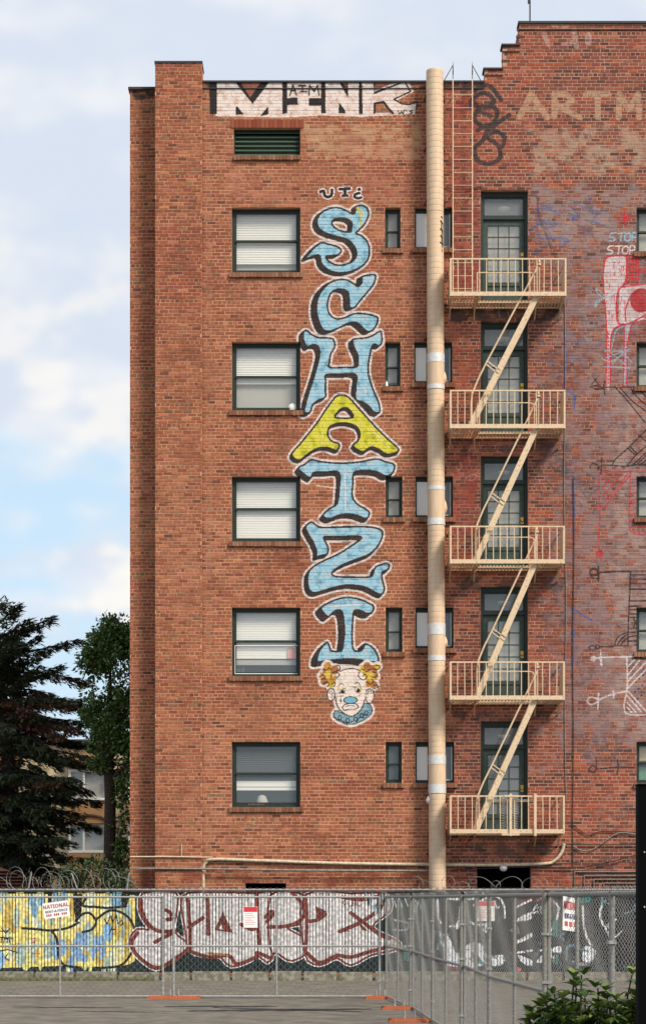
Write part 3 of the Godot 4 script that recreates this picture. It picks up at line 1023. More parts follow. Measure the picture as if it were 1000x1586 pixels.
func make_building() -> void:
	for s in 5:
		var y: float = [322.0, 532.0, 737.0, 943.0, 1148.0][s]
		add_opening(359, y, 465, y + 102, "wide_window", s)
		add_opening([596, 596, 597, 597, 597][s], y, [620, 620, 623, 623, 622][s], y + 65, "narrow_window", s)
		add_opening([642, 641, 643, 643, 643][s], y, [700, 700, 701, 702, 703][s], y + 64, "bath_window", s)
		add_opening(985, y, 1052, y + 66, "side_window", s)
		add_opening(744, [293.0, 497.0, 703.0, 907.0, 1115.0][s], 817, [463.0, 668.0, 877.0, 1086.0, 1294.0][s], "door", s)
	add_opening(362, 197, 465, 243, "vent")
	add_opening(738, 1341, 822, 1420, "basement")
	add_opening(380, 1370, 443, 1384, "slot")
	building = thing("apartment_building", "tall red brick apartment building covered in spray paint with a stepped parapet", "building", Vector3(0, 0, 0))
	# ---- bricks
	var xl := X(201, -0.35)
	var xp := X(240, 0.12)
	var xq := X(313, 0.12)
	var xm0 := X(311)
	var xr := X(1105)
	lay(xl, X(243, -0.35), -0.35, Y(131), 0, [])
	lay(xp, xq, 0.12, Y(101), 1, [])
	lay(xm0, xr, 0.0, null, 2, openings)
	print("laid ", brick_list.size(), " ", Time.get_ticks_msec())
	# ---- pictures: bricks, mortar, the washes and paint over both
	var ts := 2048.0 / (PY1 - PY0)
	var tw := int((PX1 - PX0) * ts)
	io = Vector2(PX0, PY0)
	isc = ts
	var bricks := Image.create(tw, 2048, false, Image.FORMAT_RGBA8)
	bricks.fill(c8(140, 78, 54))
	for b in brick_list:
		var u0: float = (VX + b[0] * WS - PX0) * ts
		var u1: float = (VX + b[1] * WS - PX0) * ts
		var v0: float = (VY - (b[3] - EYE) * WS - PY0) * ts
		var v1: float = (VY - (b[2] - EYE) * WS - PY0) * ts
		bricks.fill_rect(Rect2i(int(round(u0)), int(round(v0)), int(round(u1)) - int(round(u0)), int(round(v1)) - int(round(v0))), b[5])
	# grain within the bricks
	var gn := FastNoiseLite.new()
	gn.seed = 77
	gn.frequency = 0.22
	gn.fractal_octaves = 3
	var gd := gn.get_image(tw, 2048, false, false, false).get_data()
	var bd := bricks.get_data()
	for i in tw * 2048:
		var f := 0.80 + gd[i] * 0.00157
		bd[i * 4] = mini(255, int(bd[i * 4] * f))
		bd[i * 4 + 1] = mini(255, int(bd[i * 4 + 1] * f))
		bd[i * 4 + 2] = mini(255, int(bd[i * 4 + 2] * f))
	bricks = Image.create_from_data(tw, 2048, false, Image.FORMAT_RGBA8, bd)
	print("brick picture ", Time.get_ticks_msec())
	var mw := tw / 2
	var mortar := Image.create(mw, 1024, false, Image.FORMAT_RGBA8)
	mortar.fill(c8(198, 152, 119))
	mortar.fill_rect(Rect2i(int((694 - PX0) * ts / 2), 0, mw, 1024), c8(182, 143, 120))
	var ls := ts / 2.0
	wash(mortar, ls, Rect2(PX0, PY0, PX1 - PX0, PY1 - PY0), c8(158, 110, 86), 0.5, 201, 30, 1.0, 0.1)
	wash(mortar, ls, Rect2(680, 280, 440, 1100), c8(136, 104, 94), 0.5, 202, 40, 12.0, 0.2)
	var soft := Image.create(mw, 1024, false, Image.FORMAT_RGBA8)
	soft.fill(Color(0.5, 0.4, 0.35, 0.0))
	# washes: paint-outs, lime, soot, rust and plain dark bands, each a ragged patch on the brick
	wash(soft, ls, Rect2(462, 183, 200, 75), c8(190, 156, 122), 0.7, 301, 26, 14, 0.45)
	wash(soft, ls, Rect2(311, 100, 24, 1260), c8(170, 128, 102), 0.55, 302, 14, 7, 0.35)
	wash(soft, ls, Rect2(315, 170, 360, 330), c8(168, 112, 90), 0.40, 303, 60, 40, 0.25)
	wash(soft, ls, Rect2(318, 255, 345, 70), c8(152, 82, 64), 0.42, 323, 30, 20, 0.2)
	wash(soft, ls, Rect2(800, 180, 300, 112), c8(176, 156, 134), 0.66, 304, 34, 26, 0.45)
	wash(soft, ls, Rect2(795, 270, 310, 130), c8(146, 130, 128), 0.74, 305, 40, 30, 0.55)
	wash(soft, ls, Rect2(790, 310, 315, 920), c8(136, 119, 122), 0.70, 306, 34, 90, 0.50)
	wash(soft, ls, Rect2(905, 560, 200, 620), c8(162, 140, 132), 0.70, 307, 28, 50, 0.40)
	wash(soft, ls, Rect2(815, 520, 110, 540), c8(150, 66, 34), 0.55, 308, 40, 30, 0.05)
	wash(soft, ls, Rect2(688, 128, 60, 340), c8(140, 54, 42), 0.55, 309, 40, 8, 0.4)
	wash(soft, ls, Rect2(690, 690, 56, 150), c8(150, 60, 52), 0.55, 310, 30, 12, 0.4)
	wash(soft, ls, Rect2(690, 512, 56, 130), c8(150, 74, 44), 0.5, 311, 30, 12, 0.3)
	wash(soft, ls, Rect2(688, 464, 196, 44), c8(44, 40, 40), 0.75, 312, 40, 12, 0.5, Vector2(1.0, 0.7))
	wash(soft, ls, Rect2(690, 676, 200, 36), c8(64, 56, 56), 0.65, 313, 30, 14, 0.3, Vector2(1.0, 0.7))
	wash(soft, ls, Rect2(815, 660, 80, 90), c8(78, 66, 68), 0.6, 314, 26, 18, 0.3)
	wash(soft, ls, Rect2(690, 882, 200, 44), c8(66, 58, 58), 0.6, 315, 30, 14, 0.3, Vector2(1.0, 0.7))  # ragged dark bands below the three lower balconies
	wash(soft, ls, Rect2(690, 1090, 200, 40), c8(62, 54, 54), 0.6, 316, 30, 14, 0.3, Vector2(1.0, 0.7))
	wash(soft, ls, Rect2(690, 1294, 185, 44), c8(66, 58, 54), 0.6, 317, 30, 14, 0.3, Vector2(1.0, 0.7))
	wash(soft, ls, Rect2(893, 300, 36, 115), c8(78, 60, 60), 0.55, 318, 20, 12, 0.15)
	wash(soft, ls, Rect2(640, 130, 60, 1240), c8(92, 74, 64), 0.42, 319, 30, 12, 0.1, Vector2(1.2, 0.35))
	wash(soft, ls, Rect2(690, 215, 60, 80), c8(128, 100, 84), 0.5, 326, 18, 12, 0.15)
	wash(soft, ls, Rect2(820, 860, 100, 190), c8(60, 62, 84), 0.45, 320, 24, 24, 0.05)
	wash(soft, ls, Rect2(835, 690, 80, 70), c8(70, 80, 110), 0.45, 321, 22, 16, 0.05)
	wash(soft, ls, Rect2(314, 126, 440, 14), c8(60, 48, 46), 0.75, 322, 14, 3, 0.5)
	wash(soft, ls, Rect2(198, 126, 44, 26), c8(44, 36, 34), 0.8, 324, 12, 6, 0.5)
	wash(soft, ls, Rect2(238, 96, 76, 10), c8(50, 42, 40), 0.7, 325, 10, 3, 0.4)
	wash(soft, ls, Rect2(196, 1330, 700, 60), c8(118, 48, 32), 0.45, 327, 40, 20, 0.2)
	wash(soft, ls, Rect2(196, 260, 480, 1100), c8(98, 52, 36), 0.4, 328, 120, 60, -0.02)
	wash(soft, ls, Rect2(196, 400, 480, 900), c8(176, 120, 86), 0.4, 329, 90, 60, -0.02)
	for i in 40:              # layered paint-outs and weathering on the right-hand wing
		var at := Vector2(rng.randf_range(820, 1060), rng.randf_range(290, 1300))
		var sz := Vector2(rng.randf_range(50, 130), rng.randf_range(30, 110))
		wash(soft, ls, Rect2(at, sz), [c8(158, 144, 144), c8(88, 62, 60), c8(162, 136, 126), c8(118, 54, 38), c8(80, 70, 80)][i % 5], 0.5, 500 + i, 18, 14, 0.18)
	for h in openings:       # dirt washed down from the sills
		if h[4].ends_with("window"):
			var u0: float = VX + h[0] * WS - 6.0
			var u1: float = VX + h[1] * WS + 6.0
			var v0: float = VY - (h[2] - EYE) * WS
			wash(soft, ls, Rect2(u0, v0 + 5.0, u1 - u0, 46), c8(96, 66, 50), 0.5, 400 + int(v0 + u0), 16, 9, 0.05, Vector2(1.5, 0.35))
	print("washes ", Time.get_ticks_msec())
	im = Image.create(tw, 2048, false, Image.FORMAT_RGBA8)
	im.fill(Color(0.5, 0.5, 0.5, 0.0))
	draw_wall_paint()
	print("paint ", Time.get_ticks_msec())
	var half := im.duplicate() as Image
	half.resize(mw, 1024, Image.INTERPOLATE_BILINEAR)
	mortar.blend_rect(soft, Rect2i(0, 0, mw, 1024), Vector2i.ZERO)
	var hd := half.get_data()
	for i in mw * 1024:
		hd[i * 4 + 3] = int(hd[i * 4 + 3] * 0.86)
	half = Image.create_from_data(mw, 1024, false, Image.FORMAT_RGBA8, hd)
	mortar.blend_rect(half, Rect2i(0, 0, mw, 1024), Vector2i.ZERO)
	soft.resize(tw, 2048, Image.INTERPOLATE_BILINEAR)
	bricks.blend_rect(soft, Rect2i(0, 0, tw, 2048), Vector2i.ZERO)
	# old coats have let go brick by brick
	for b in brick_list:
		if b[6] != 2 or rng.randf() > (0.14 if b[0] > X(690) else 0.10):
			continue
		var u0 := int(round((VX + b[0] * WS - PX0) * ts))
		var u1 := int(round((VX + b[1] * WS - PX0) * ts))
		var v0 := int(round((VY - (b[3] - EYE) * WS - PY0) * ts))
		var v1 := int(round((VY - (b[2] - EYE) * WS - PY0) * ts))
		var now := bricks.get_pixel(clampi((u0 + u1) / 2, 0, tw - 1), clampi((v0 + v1) / 2, 0, 2047))
		bricks.fill_rect(Rect2i(u0, v0, u1 - u0, v1 - v0), now.lerp(b[5], rng.randf_range(0.3, 0.9)))
	bricks.blend_rect(im, Rect2i(0, 0, tw, 2048), Vector2i.ZERO)
	for e in [["brick_face", bricks, 0.88], ["mortar", mortar, 0.95]]:
		var m := StandardMaterial3D.new()
		m.resource_name = e[0]
		(e[1] as Image).convert(Image.FORMAT_RGB8)
		m.albedo_texture = ImageTexture.create_from_image(e[1])
		m.roughness = e[2]
		m.texture_repeat = false
		M[e[0]] = m
	print("pictures ", Time.get_ticks_msec())
	# ---- wall bodies
	var top := Y(37)
	var g := wall_geo()
	sheet(g, xq, xr, 0.0, top, -0.0055, openings, true)
	for h in openings:     # reveals
		var d := -0.26
		g.quad(Vector3(h[0], h[2], 0), Vector3(h[0], h[3], 0), Vector3(h[0], h[3], d), Vector3(h[0], h[2], d), Vector3.RIGHT)
		g.quad(Vector3(h[1], h[2], 0), Vector3(h[1], h[3], 0), Vector3(h[1], h[3], d), Vector3(h[1], h[2], d), Vector3.LEFT)
		g.quad(Vector3(h[0], h[3], 0), Vector3(h[1], h[3], 0), Vector3(h[1], h[3], d), Vector3(h[0], h[3], d), Vector3.DOWN)
		g.quad(Vector3(h[0], h[2], 0), Vector3(h[1], h[2], 0), Vector3(h[1], h[2], d), Vector3(h[0], h[2], d), Vector3.UP)
	var back := wall_geo()
	sheet(g, xq, xr, 0.0, top, -0.30, openings, true)
	# parapet tops, steps and the far sides
	var steps := [[xq, X(750), Y(128)], [X(750), X(778), Y(108)], [X(778), X(804), Y(71)], [X(804), xr, Y(37)]]
	for s in steps:
		g.quad(Vector3(s[0], s[2], -0.0075), Vector3(s[1], s[2], -0.0075), Vector3(s[1], s[2], -0.30), Vector3(s[0], s[2], -0.30), Vector3.UP)
	for i in 3:
		g.quad(Vector3(steps[i][1], steps[i][2], -0.0075), Vector3(steps[i][1], steps[i + 1][2], -0.0075), Vector3(steps[i][1], steps[i + 1][2], -0.30), Vector3(steps[i][1], steps[i][2], -0.30), Vector3.LEFT)
	var wall := part("wall", g, M.mortar, building)
	# side, rear and roof close the house
	g = wall_geo()
	var zb := -17.0
	var yt := Y(130)
	g.quad(Vector3(xl + 0.008, 0, -0.358), Vector3(xl + 0.008, yt, -0.358), Vector3(xl + 0.008, yt, zb), Vector3(xl + 0.008, 0, zb), Vector3.LEFT)
	g.quad(Vector3(xl, 0, zb), Vector3(xr, 0, zb), Vector3(xr, yt, zb), Vector3(xl, yt, zb), Vector3.FORWARD)
	g.quad(Vector3(xr, 0, -0.3), Vector3(xr, 0, zb), Vector3(xr, yt, zb), Vector3(xr, yt, -0.3), Vector3.RIGHT)
	part("rear_wall", g, mat("rear_brick", c8(140, 78, 56), 0.9, 0.0, noise_tex(0.05, Color(0.7, 0.7, 0.7), Color(1, 1, 1), 19), 0.6), building)
	g = Geo.new()
	g.quad(Vector3(xl, yt - 0.4, -0.36), Vector3(xr, yt - 0.4, -0.31), Vector3(xr, yt - 0.4, zb), Vector3(xl, yt - 0.4, zb), Vector3.UP)
	part("roof", g, M.flashing, building)
	# floors inside keep the storeys apart and dark
	g = Geo.new()
	for py in [275.0, 480.0, 686.0, 892.0, 1098.0, 1304.0]:
		g.box(Vector3(xl + 0.05, Y(py) - 0.1, -7.0), Vector3(xr - 0.05, Y(py) + 0.1, -0.42))
	g.box(Vector3(xl + 0.05, 0, -7.2), Vector3(xr - 0.05, yt - 0.5, -7.0))
	part("floor_slabs", g, M.interior, building)
	# left strip and pilaster bodies
	g = wall_geo()
	g.quad(Vector3(xl + 0.007, 0, -0.358), Vector3(xp, 0, -0.358), Vector3(xp, yt, -0.358), Vector3(xl + 0.007, yt, -0.358), Vector3.BACK)
	var strip := part("recessed_wall", g, M.mortar, building)
	g = wall_geo()
	var yp := Y(101)
	g.box(Vector3(xp + 0.006, 0, -0.5), Vector3(xq - 0.006, yp, 0.112))
	var pil := part("pilaster", g, M.mortar, building)
	# ---- bricks as geometry: whole bricks of the pilaster stand nearest and are single pieces
	var masses := [wall_geo(), wall_geo(), wall_geo()]
	var loose := RandomNumberGenerator.new()
	loose.seed = 5
	var singles := 0
	for b in brick_list:
		if b[6] == 1 and b[7] and singles < 300 and b[2] > Y(900):
			var one := wall_geo()
			brick_box(one, b, loose)
			part("brick", one, M.brick_face, pil, Vector3((b[0] + b[1]) * 0.5, (b[2] + b[3]) * 0.5, b[4] - 0.03))
			singles += 1
		else:
			brick_box(masses[b[6]], b, loose)
	var hosts := [strip, pil, wall]
	for i in 3:
		var o := part("brickwork", masses[i], M.brick_face, hosts[i])
		o.set_meta("kind", "stuff")
	# the pilaster's cheeks show brick ends
	g = wall_geo()
	var r := 0
	while r * COURSE < yp - COURSE:
		g.box(Vector3(xp - 0.0035, r * COURSE + 0.008, -0.355), Vector3(xp + 0.01, (r + 1) * COURSE - 0.008, -0.02 if r % 2 == 0 else -0.12))
		g.box(Vector3(xq - 0.01, r * COURSE + 0.008, 0.0), Vector3(xq + 0.0035, (r + 1) * COURSE - 0.008, 0.085))
		r += 1
	part("brick_ends", g, M.brick_face, pil).set_meta("kind", "stuff")
	# ---- copings and the tarred band under the roof edge
	for s in [[xq, X(750), 128, 126.0], [X(749), X(779), 108, 106.0], [X(777), X(805), 71, 69.0], [X(803), xr, 37, 34.0]]:
		g = Geo.new()
		g.box(Vector3(s[0] - 0.02, Y(s[2]) + 0.002, -0.34), Vector3(s[1] - 0.003, Y(s[3]) + 0.01, 0.035))
		part("coping", g, M.flashing, building)
		g = Geo.new()
		g.box(Vector3(s[0] + 0.003, Y(s[2] + 9.6), -0.004), Vector3(s[1] - 0.006, Y(s[2] + 8.4), 0.022))
		part("drip_edge", g, M.flashing, building)
	for s in [[X(199, -0.35), xp - 0.006, 130.0, 126.0, -0.62, -0.30], [xp - 0.01, xq + 0.01, 101.0, 98.0, -0.5, 0.135]]:
		g = Geo.new()
		g.box(Vector3(s[0], Y(s[2]) + 0.002, s[4]), Vector3(s[1], Y(s[3]), s[5]))
		part("coping", g, M.flashing, building)
	# return wall behind the stepped parapet
	g = wall_geo()
	g.quad(Vector3(X(804) + 0.002, Y(130), -0.30), Vector3(X(804) + 0.002, Y(37), -0.30), Vector3(X(804) + 0.002, Y(37), -9), Vector3(X(804) + 0.002, Y(130), -9), Vector3.LEFT)
	part("parapet_return", g, M.rear_brick, building)

# ---------------------------------------------------------------- windows, doors, vent
const SET := 0.07      # how far the joinery is set back once a window is built

func frame_ring(g: Geo, x0: float, x1: float, y0: float, y1: float, w: float, z0: float, z1: float, bottom := -1.0) -> void:
	var b := w if bottom < 0 else bottom
	g.box(Vector3(x0, y0, z0), Vector3(x0 + w, y1, z1))
	g.box(Vector3(x1 - w, y0, z0), Vector3(x1, y1, z1))
	g.box(Vector3(x0 + w, y1 - w, z0), Vector3(x1 - w, y1, z1))
	g.box(Vector3(x0 + w, y0, z0), Vector3(x1 - w, y0 + b, z1))

func pane(parent: Node3D, x0: float, x1: float, y0: float, y1: float, z: float, m: Material, called := "pane") -> void:
	var g := Geo.new()
	g.box(Vector3(x0, y0, z - 0.004), Vector3(x1, y1, z))
	part(called, g, m, parent)

func sill_row(parent: Node3D, x0: float, x1: float, y: float) -> void:
	# a row of bricks on edge carries the window
	var n := int(round((x1 - x0 + 0.13) / 0.077))
	var w := (x1 - x0 + 0.13) / n
	var g := Geo.new()
	for i in n:
		g.tint = Color(1, 1, 1).lerp(Color(0.55, 0.42, 0.36), rng.randf())
		var a := x0 - 0.065 + i * w
		g.box(Vector3(a + 0.006, y - 0.105 + rng.randf_range(-0.006, 0.006), SET - 0.05), Vector3(a + w - 0.006, y - 0.004, SET + 0.055 + rng.randf_range(-0.006, 0.004)))
	part("sill", g, M.sill_brick, parent)
	g = Geo.new()
	g.box(Vector3(x0 - 0.06, y - 0.095, SET - 0.05), Vector3(x1 + 0.06, y - 0.012, SET + 0.045))
	g.box(Vector3(x0 + 0.002, y - 0.012, -0.16), Vector3(x1 - 0.002, y + 0.004, SET + 0.03))
	part("sill_bed", g, M.stone_sill, parent)

func blind_slats(parent: Node3D, x0: float, x1: float, y0: float, y1: float, z: float, tilt: float, pitch := 0.038) -> void:
	var g := Geo.new()
	var y := y1
	while y > y0:
		g.bar(Vector3(x0, y, z), Vector3(x1, y + rng.randf_range(-0.003, 0.003), z), 0.0025, pitch * 1.02, Vector3(0, cos(tilt), -sin(tilt)))
		y -= pitch
	part("blind", g, M.blind, parent)

func make_openings() -> void:
	var sb := mat("sill_brick", c8(150, 106, 80), 0.9)
	var lb := mat("lintel_brick", c8(146, 78, 54), 0.9)
	lb.vertex_color_use_as_albedo = true
	sb.vertex_color_use_as_albedo = true
	for h in openings:
		var x0: float = h[0]
		var x1: float = h[1]
		var y0: float = h[2]
		var y1: float = h[3]
		var st: int = h[5]
		match h[4]:
			"wide_window":
				wide_window(x0, x1, y0, y1, st)
			"narrow_window":
				narrow_window(x0, x1, y0, y1, st)
			"bath_window":
				bath_window(x0, x1, y0, y1, st)
			"side_window":
				side_window(x0, x1, y0, y1, st)
			"door":
				door(x0, x1, y0, y1, st)
			"vent":
				vent(x0, x1, y0, y1)
			_:
				pass

func wide_window(x0: float, x1: float, y0: float, y1: float, st: int) -> void:
	var w := holder("window", building, Vector3(x0, y0, -0.12))
	var g := Geo.new()
	frame_ring(g, x0, x1, y0, y1, 0.055, -0.16, -0.075)
	part("frame", g, M.green_frame, w)
	var ym := (y0 + y1) * 0.5 + 0.03
	# upper sash stands outside, lower sash inside
	g = Geo.new()
	frame_ring(g, x0 + 0.055, x1 - 0.055, ym - 0.02, y1 - 0.055, 0.042, -0.125, -0.092)
	part("sash", g, M.green_frame, w)
	g = Geo.new()
	frame_ring(g, x0 + 0.055, x1 - 0.055, y0 + 0.055, ym + 0.02, 0.042, -0.160, -0.127, 0.06)
	part("sash", g, M.green_frame, w)
	pane(w, x0 + 0.09, x1 - 0.09, ym + 0.015, y1 - 0.09, -0.107, M.glass)
	pane(w, x0 + 0.09, x1 - 0.09, y0 + 0.10, ym - 0.015, -0.142, M.glass)
	sill_row(w, x0, x1, y0)
	var a := x0 + 0.06
	var b := x1 - 0.06
	match st:
		0:
			blind_slats(w, a, b, y0 + 0.27, y1 - 0.06, -0.19, 0.32)
			var p := Geo.new()
			p.box(Vector3(a, y0 + 0.02, -0.25), Vector3(b, y0 + 0.30, -0.245))
			part("shade", p, M.shade, w)
		1:
			blind_slats(w, a, b, ym - 0.14, y1 - 0.06, -0.19, 0.32)
			var p := Geo.new()
			var k := 14
			for i in k:
				var u0 := lerpf(a, b, float(i) / k)
				var u1 := lerpf(a, b, float(i + 1) / k)
				var dz := 0.012 * (i % 2)
				p.quad(Vector3(u0, y0 + 0.02, -0.25 - dz), Vector3(u1, y0 + 0.02, -0.262 + dz), Vector3(u1, ym, -0.262 + dz), Vector3(u0, ym, -0.25 - dz), Vector3.BACK)
			part("shade", p, M.shade, w)
			p = Geo.new()
			p.lathe(Vector3(b - 0.11, y0 + 0.06, -0.20), [Vector2(0.10, 0.0), Vector2(0.115, 0.06), Vector2(0.09, 0.13), Vector2(0.03, 0.17), Vector2(0.0, 0.172)], 14)
			part("pillow", p, M.blind, w)
		2:
			blind_slats(w, a, b, y0 + 0.05, y1 - 0.06, -0.19, 0.32)
		3:
			blind_slats(w, a, b, y0 + 0.42, y1 - 0.06, -0.19, 0.3)
			var p := Geo.new()
			p.box(Vector3(a, y0 + 0.28, -0.235), Vector3(b, y0 + 0.40, -0.21))
			part("blind_rail", p, M.shade, w)
			p = Geo.new()
			p.box(Vector3(b - 0.23, y0 + 0.42, -0.168), Vector3(b - 0.02, y0 + 0.65, -0.1655))
			part("notice", p, M.pink_paper, w)
			p = Geo.new()
			p.box(Vector3(x0 + 0.06, y0 + 0.07, -0.126), Vector3(x1 - 0.06, y0 + 0.085, -0.112))
			p.box(Vector3(x0 + 0.06, ym - 0.10, -0.126), Vector3(x1 - 0.06, ym - 0.085, -0.112))
			p.box(Vector3(x0 + 0.058, y0 + 0.085, -0.126), Vector3(x0 + 0.07, ym - 0.10, -0.112))
			part("screen_frame", p, M.white_panel, w)
			p = Geo.new()
			p.box(Vector3(a + 0.02, y0 + 0.05, -0.5), Vector3(a + 0.12, y0 + 0.22, -0.4))
			p.box(Vector3(a + 0.14, y0 + 0.05, -0.5), Vector3(a + 0.20, y0 + 0.24, -0.4))
			part("boxes_inside", p, M.shade, w)
		4:
			var p := Geo.new()
			var y := y1 - 0.08
			while y > ym + 0.06:
				p.bar(Vector3(a, y, -0.22), Vector3(b, y, -0.22), 0.0025, 0.013, Vector3(0, 0.6, -0.8))
				y -= 0.042
			part("blind", p, M.dark_blind, w)
			p = Geo.new()
			p.box(Vector3(a, y0 + 0.47, -0.23), Vector3(b, y0 + 0.60, -0.215))
			p.box(Vector3(a, y0 + 0.39, -0.235), Vector3(b, y0 + 0.455, -0.21))
			part("blind_stack", p, M.blind, w)
			p = Geo.new()
			p.lathe(Vector3((x0 + x1) * 0.5 - 0.1, y0 + 0.1, -0.32), [Vector2(0.0, 0.2), Vector2(0.08, 0.17), Vector2(0.13, 0.05), Vector2(0.12, 0.0)], 12)
			part("bundle_inside", p, M.shade, w)
			p = Geo.new()
			for i in 7:
				var px := x0 + 0.35 + i * 0.055
				p.box(Vector3(px, y0 + 0.056, -0.09), Vector3(px + 0.035, y0 + 0.075 + rng.randf() * 0.02, -0.07))
			part("scraps", p, M.stone_sill, w)
	w.position.z -= SET

func narrow_window(x0: float, x1: float, y0: float, y1: float, st: int) -> void:
	var w := holder("window", building, Vector3(x0, y0, -0.12))
	var g := Geo.new()
	frame_ring(g, x0, x1, y0, y1, 0.04, -0.16, -0.075)
	part("frame", g, M.green_frame, w)
	var ym := (y0 + y1) * 0.5 - 0.03
	g = Geo.new()
	frame_ring(g, x0 + 0.04, x1 - 0.04, ym - 0.015, y1 - 0.06, 0.032, -0.125, -0.092)
	g.box(Vector3(x0 + 0.04, y1 - 0.06, -0.13), Vector3(x1 - 0.04, y1 - 0.04, -0.09))
	part("sash", g, M.green_frame, w)
	g = Geo.new()
	frame_ring(g, x0 + 0.04, x1 - 0.04, y0 + 0.04, ym + 0.015, 0.032, -0.160, -0.127, 0.05)
	part("sash", g, M.green_frame, w)
	pane(w, x0 + 0.068, x1 - 0.068, ym + 0.012, y1 - 0.088, -0.107, M.glass)
	pane(w, x0 + 0.068, x1 - 0.068, y0 + 0.085, ym - 0.012, -0.142, M.glass)
	if st < 4:
		var p := Geo.new()
		p.box(Vector3(x0 + 0.03, (y0 + 0.02) if st != 1 else y0 + 0.16, -0.225), Vector3(x1 - 0.03, y1 - 0.03, -0.22))
		part("curtain", p, M.curtain, w)
	sill_row(w, x0, x1, y0)
	if st == 1:
		var t := thing("bottle", "small white bottle standing on the sill of a narrow green window", "bottle", Vector3(x0 + 0.035, y0 + 0.004, -0.03))
		g = Geo.new()
		g.lathe(t.position, [Vector2(0.0, 0.0), Vector2(0.026, 0.0), Vector2(0.028, 0.02), Vector2(0.028, 0.085), Vector2(0.012, 0.11)], 12)
		part("body", g, M.white_panel, t)
		g = Geo.new()
		g.lathe(t.position, [Vector2(0.012, 0.108), Vector2(0.012, 0.138), Vector2(0.0, 0.14)], 10)
		part("cap", g, M.shade, t)
	w.position.z -= SET

func bath_window(x0: float, x1: float, y0: float, y1: float, _st: int) -> void:
	var w := holder("window", building, Vector3(x0, y0, -0.12))
	var g := Geo.new()
	frame_ring(g, x0, x1, y0, y1, 0.03, -0.16, -0.075)
	g.box(Vector3(x0 + 0.03, y0 + 0.03, -0.15), Vector3(x1 - 0.03, y0 + 0.07, -0.08))
	g.box(Vector3(x0 + 0.03, y1 - 0.10, -0.15), Vector3(x1 - 0.03, y1 - 0.03, -0.09))
	g.box(Vector3((x0 + x1) * 0.5 - 0.03, y0 + 0.07, -0.15), Vector3((x0 + x1) * 0.5 + 0.03, y1 - 0.10, -0.09))
	part("frame", g, M.dark_green, w)
	pane(w, x0 + 0.03, x1 - 0.03, y0 + 0.07, y1 - 0.10, -0.125, M.glass)
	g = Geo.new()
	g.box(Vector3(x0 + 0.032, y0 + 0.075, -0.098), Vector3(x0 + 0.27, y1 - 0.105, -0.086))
	part("sky_reflection_panel", g, M.white_panel, w)  # white panel added before the glass to stand for reflected sky
	g = Geo.new()
	g.box(Vector3(x1 - 0.06, y0 + 0.07, -0.115), Vector3(x1 - 0.045, y1 - 0.10, -0.10))
	g.box(Vector3((x0 + x1) * 0.5 + 0.03, y0 + 0.07, -0.115), Vector3(x1 - 0.06, y0 + 0.085, -0.10))
	part("screen_frame", g, M.white_panel, w)
	sill_row(w, x0, x1, y0)
	w.position.z -= SET * 0.4

func side_window(x0: float, x1: float, y0: float, y1: float, st: int) -> void:
	var w := holder("window", building, Vector3(x0, y0, -0.12))
	var g := Geo.new()
	frame_ring(g, x0, x1, y0, y1, 0.045, -0.16, -0.075)
	part("frame", g, M.green_frame, w)
	var ym := (y0 + y1) * 0.5
	for e in [[ym - 0.015, y1 - 0.045, -0.125, -0.092], [y0 + 0.045, ym + 0.015, -0.160, -0.127]]:
		g = Geo.new()
		frame_ring(g, x0 + 0.045, x1 - 0.045, e[0], e[1], 0.038, e[2], e[3])
		part("sash", g, M.green_frame, w)
		pane(w, x0 + 0.08, x1 - 0.08, e[0] + 0.035, e[1] - 0.035, e[2] + 0.018, M.glass)
	if st < 4:
		g = Geo.new()
		g.box(Vector3(x0 + 0.03, y0 + 0.02, -0.225), Vector3(x1 - 0.03, y1 - 0.03, -0.22))
		part("curtain", g, M.curtain, w)
	else:
		g = Geo.new()
		g.box(Vector3(x0 + 0.1, ym + 0.06, -0.235), Vector3(x0 + 0.28, y1 - 0.1, -0.23))
		part("paper", g, mat("yellow_paper", c8(224, 190, 120), 0.8), w)
		g = Geo.new()
		g.box(Vector3(x0 + 0.08, y0 + 0.05, -0.235), Vector3(x0 + 0.26, ym - 0.1, -0.22))
		part("green_box", g, mat("green_box", c8(54, 130, 84), 0.7), w)
	sill_row(w, x0, x1, y0)
	w.position.z -= SET

